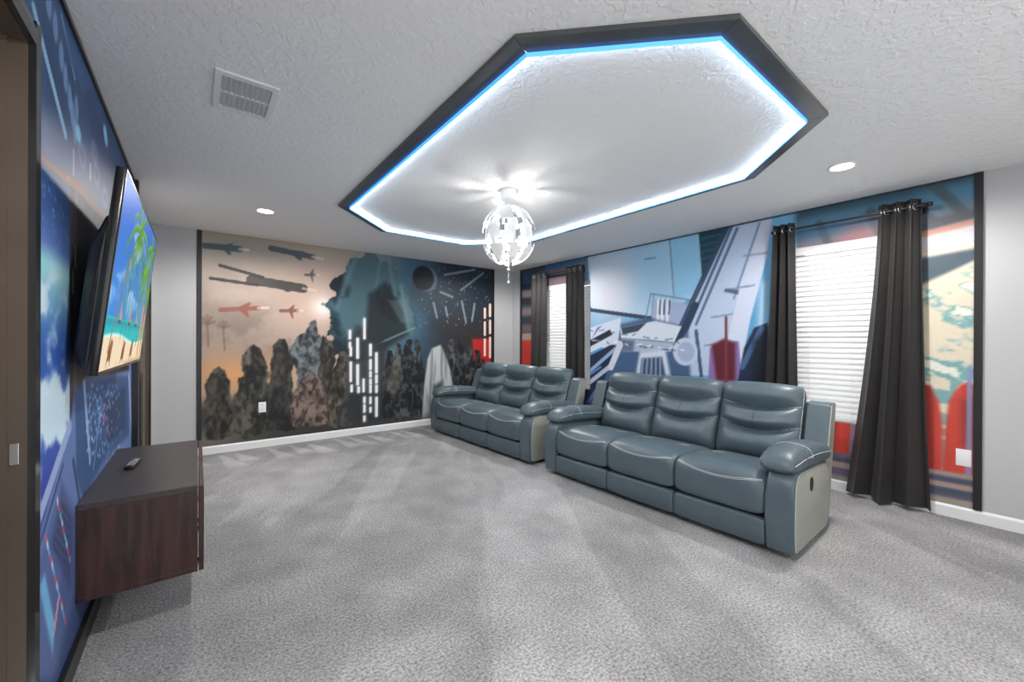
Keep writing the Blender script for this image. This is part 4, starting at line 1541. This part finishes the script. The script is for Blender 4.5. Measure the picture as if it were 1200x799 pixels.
# ------------------------------------------------------------------ curtain rods and curtains
RX = 4.205
RODZ = 2.262
def rod(y0, y1, label):
    yc = (y0+y1)/2
    t = thing('curtain_rod', label, 'curtain rod', (RX, yc, RODZ), 0, 'black curtain rods')
    hl = (y1-y0)/2
    bm = bmesh.new()
    tube(bm, [(0, -hl, 0), (0, hl, 0)], 0.009, 12)
    from_bm('pole', bm, M_rod, t, 50)
    for s_ in (-1, 1):
        bm = bmesh.new()
        tube(bm, [(0, s_*hl, 0), (0, s_*(hl+0.006), 0), (0, s_*(hl+0.010), 0), (0, s_*(hl+0.030), 0), (0, s_*(hl+0.034), 0)], [0.009, 0.012, 0.016, 0.016, 0.012], 16)
        from_bm('finial', bm, M_rod, t, 40)
        bm = bmesh.new()
        yy = s_*(hl-0.012)
        box(bm, 0.012, XR-0.0045-RX, yy-0.006, yy+0.006, -0.012, -0.002, 0.002)
        box(bm, XR-0.010-RX, XR-0.0045-RX, yy-0.014, yy+0.014, -0.045, 0.035, 0.002)
        tube(bm, [(0.014*math.cos(a), yy, 0.014*math.sin(a)) for a in [2*PI*q/16 for q in range(16)]], 0.0035, 8, True)
        from_bm('bracket', bm, M_rod, t, 40)
    return t
rod(0.492, 1.470, 'thin black curtain rod over the near window with drum finials')
rod(3.875, 4.900, 'thin black curtain rod over the far window by the corner')

def curtain(label, top, bottom, z0, folds, phase, amp0, amp1, lean=0.0, seed=0, flare=1.6):
    """top, bottom = (y0, y1) spans; the cloth waves about the rod and widens towards the hem"""
    yc = (top[0]+top[1])/2
    ztop = RODZ+0.058
    root = thing('curtain', label, 'curtain', (RX, yc, z0), 0, 'charcoal grommet curtains')
    nu, nv = 110, 60
    rnd = random.Random(seed)
    ph = [rnd.uniform(-0.5, 0.5) for _ in range(4)]
    def f(su, sv):
        z = ztop+(z0-ztop)*sv
        k = sv**flare
        ya = top[0]+(bottom[0]-top[0])*k
        yb = top[1]+(bottom[1]-top[1])*k
        A = amp0+(amp1-amp0)*sv
        a = 2*PI*folds*su+phase
        warp = 0.045*math.sin(2*PI*su+ph[0])*sv + 0.02*math.sin(4*PI*su+ph[1]+3*sv)*sv
        x = A*math.sin(a + 0.5*ph[2]*sv) + 0.35*A*sv*math.sin(0.5*a+ph[3]*2) + lean*sv**2
        x += 0.004*math.sin(17*sv+9*su+ph[1])*sv
        y = ya+(yb-ya)*(su+warp*0.6) 
        # steeper fold flanks
        y += (yb-ya)/folds*0.10*math.sin(2*a)*(1-0.4*sv)
        zz = z + (0.012*math.sin(a*0.5+ph[0]) if sv > 0.97 else 0)
        x = min(x, XR-0.012-RX)
        return (x, y-yc, zz-z0)
    bm = bmesh.new()
    g = [[bm.verts.new(f(i/nu, j/nv)) for j in range(nv+1)] for i in range(nu+1)]
    for i in range(nu):
        for j in range(nv):
            bm.faces.new((g[i][j], g[i+1][j], g[i+1][j+1], g[i][j+1]))
    thicken(bm, 0.0022)
    from_bm('cloth', bm, M_curtain, root, 70)
    # grommets where the cloth crosses the rod
    jr = (ztop-RODZ)/(ztop-z0)
    prev = None
    for i in range(nu*4+1):
        su = i/(nu*4)
        p = f(su, jr)
        if prev is not None and (prev[0] < 0) != (p[0] < 0):
            q = f(min(su+0.005, 1), jr)
            tx, ty = q[0]-p[0], q[1]-p[1]
            ln = math.hypot(tx, ty) or 1
            tx, ty = tx/ln, ty/ln
            bm = bmesh.new()
            ring = [(p[0]+tx*0.021*math.cos(a), p[1]+ty*0.021*math.cos(a), RODZ-z0+0.021*math.sin(a)) for a in [2*PI*k/20 for k in range(20)]]
            tube(bm, ring, 0.0045, 8, True)
            from_bm('grommet', bm, M_chrome, root, 60)
        prev = p
    return root
curtain('widest charcoal curtain hanging to the floor at the right of the near window', (0.515, 0.752), (0.462, 0.955), 0.025, 3.0, 0.5, 0.036, 0.058, -0.005, 1, 1.5)
curtain('charcoal curtain behind the near sofa at the left of the near window', (1.322, 1.500), (1.270, 1.600), 0.06, 3.0, 1.1, 0.034, 0.042, 0, 2, 1.3)
curtain('charcoal curtain at the right of the far window beside the pale hull plates', (3.825, 4.150), (3.800, 4.160), 0.06, 3.0, 0.3, 0.040, 0.042, 0, 3, 1.3)
curtain('charcoal curtain nearest the corner at the left of the far window', (4.585, 4.925), (4.60, 4.96), 0.06, 3.0, 0.8, 0.040, 0.042, 0, 4, 1.3)

# ------------------------------------------------------------------ wall outlets
def outlet(loc, rz, label):
    t = thing('wall_outlet', label, 'outlet', loc, rz, 'white wall outlets')
    bm = bmesh.new()
    box(bm, -0.038, 0.038, -0.007, 0.0, -0.060, 0.060, 0.002)
    from_bm('cover_plate', bm, M_plastic, t, 40)
    for zc in (-0.026, 0.026):
        bm = bmesh.new()
        pts = [(0.0165*math.cos(2*PI*q/20), zc+max(-0.0125, min(0.0125, 0.0165*math.sin(2*PI*q/20)))) for q in range(20)]
        prism(bm, pts, 'y', -0.009, -0.0065)
        o = from_bm('socket', bm, M_plastic, t, 40)
        bm = bmesh.new()
        box(bm, -0.0075, -0.0050, -0.0096, -0.0085, zc-0.001, zc+0.008)
        box(bm, 0.0050, 0.0075, -0.0096, -0.0085, zc-0.001, zc+0.008)
        box(bm, -0.002, 0.002, -0.0096, -0.0085, zc-0.010, zc-0.006)
        from_bm('slot', bm, M_dark, o)
    bm = bmesh.new()
    lathe(bm, [(0, -0.0015), (0.003, -0.001), (0.003, 0.001), (0, 0.001)], 0, 0, 10)
    bmesh.ops.rotate(bm, verts=bm.verts, cent=(0, 0, 0), matrix=Matrix.Rotation(PI/2, 3, 'X'))
    bmesh.ops.translate(bm, verts=bm.verts, vec=(0, -0.0075, 0))
    from_bm('screw', bm, M_chrome, t)
    return t
outlet((0.600, YB-0.0045, 0.468), 0, 'small white outlet on the smoky mountain mural above the back baseboard')
outlet((XR-0.0045, 0.310, 0.440), PI/2, 'white outlet over the red drapes beside the large curtain')
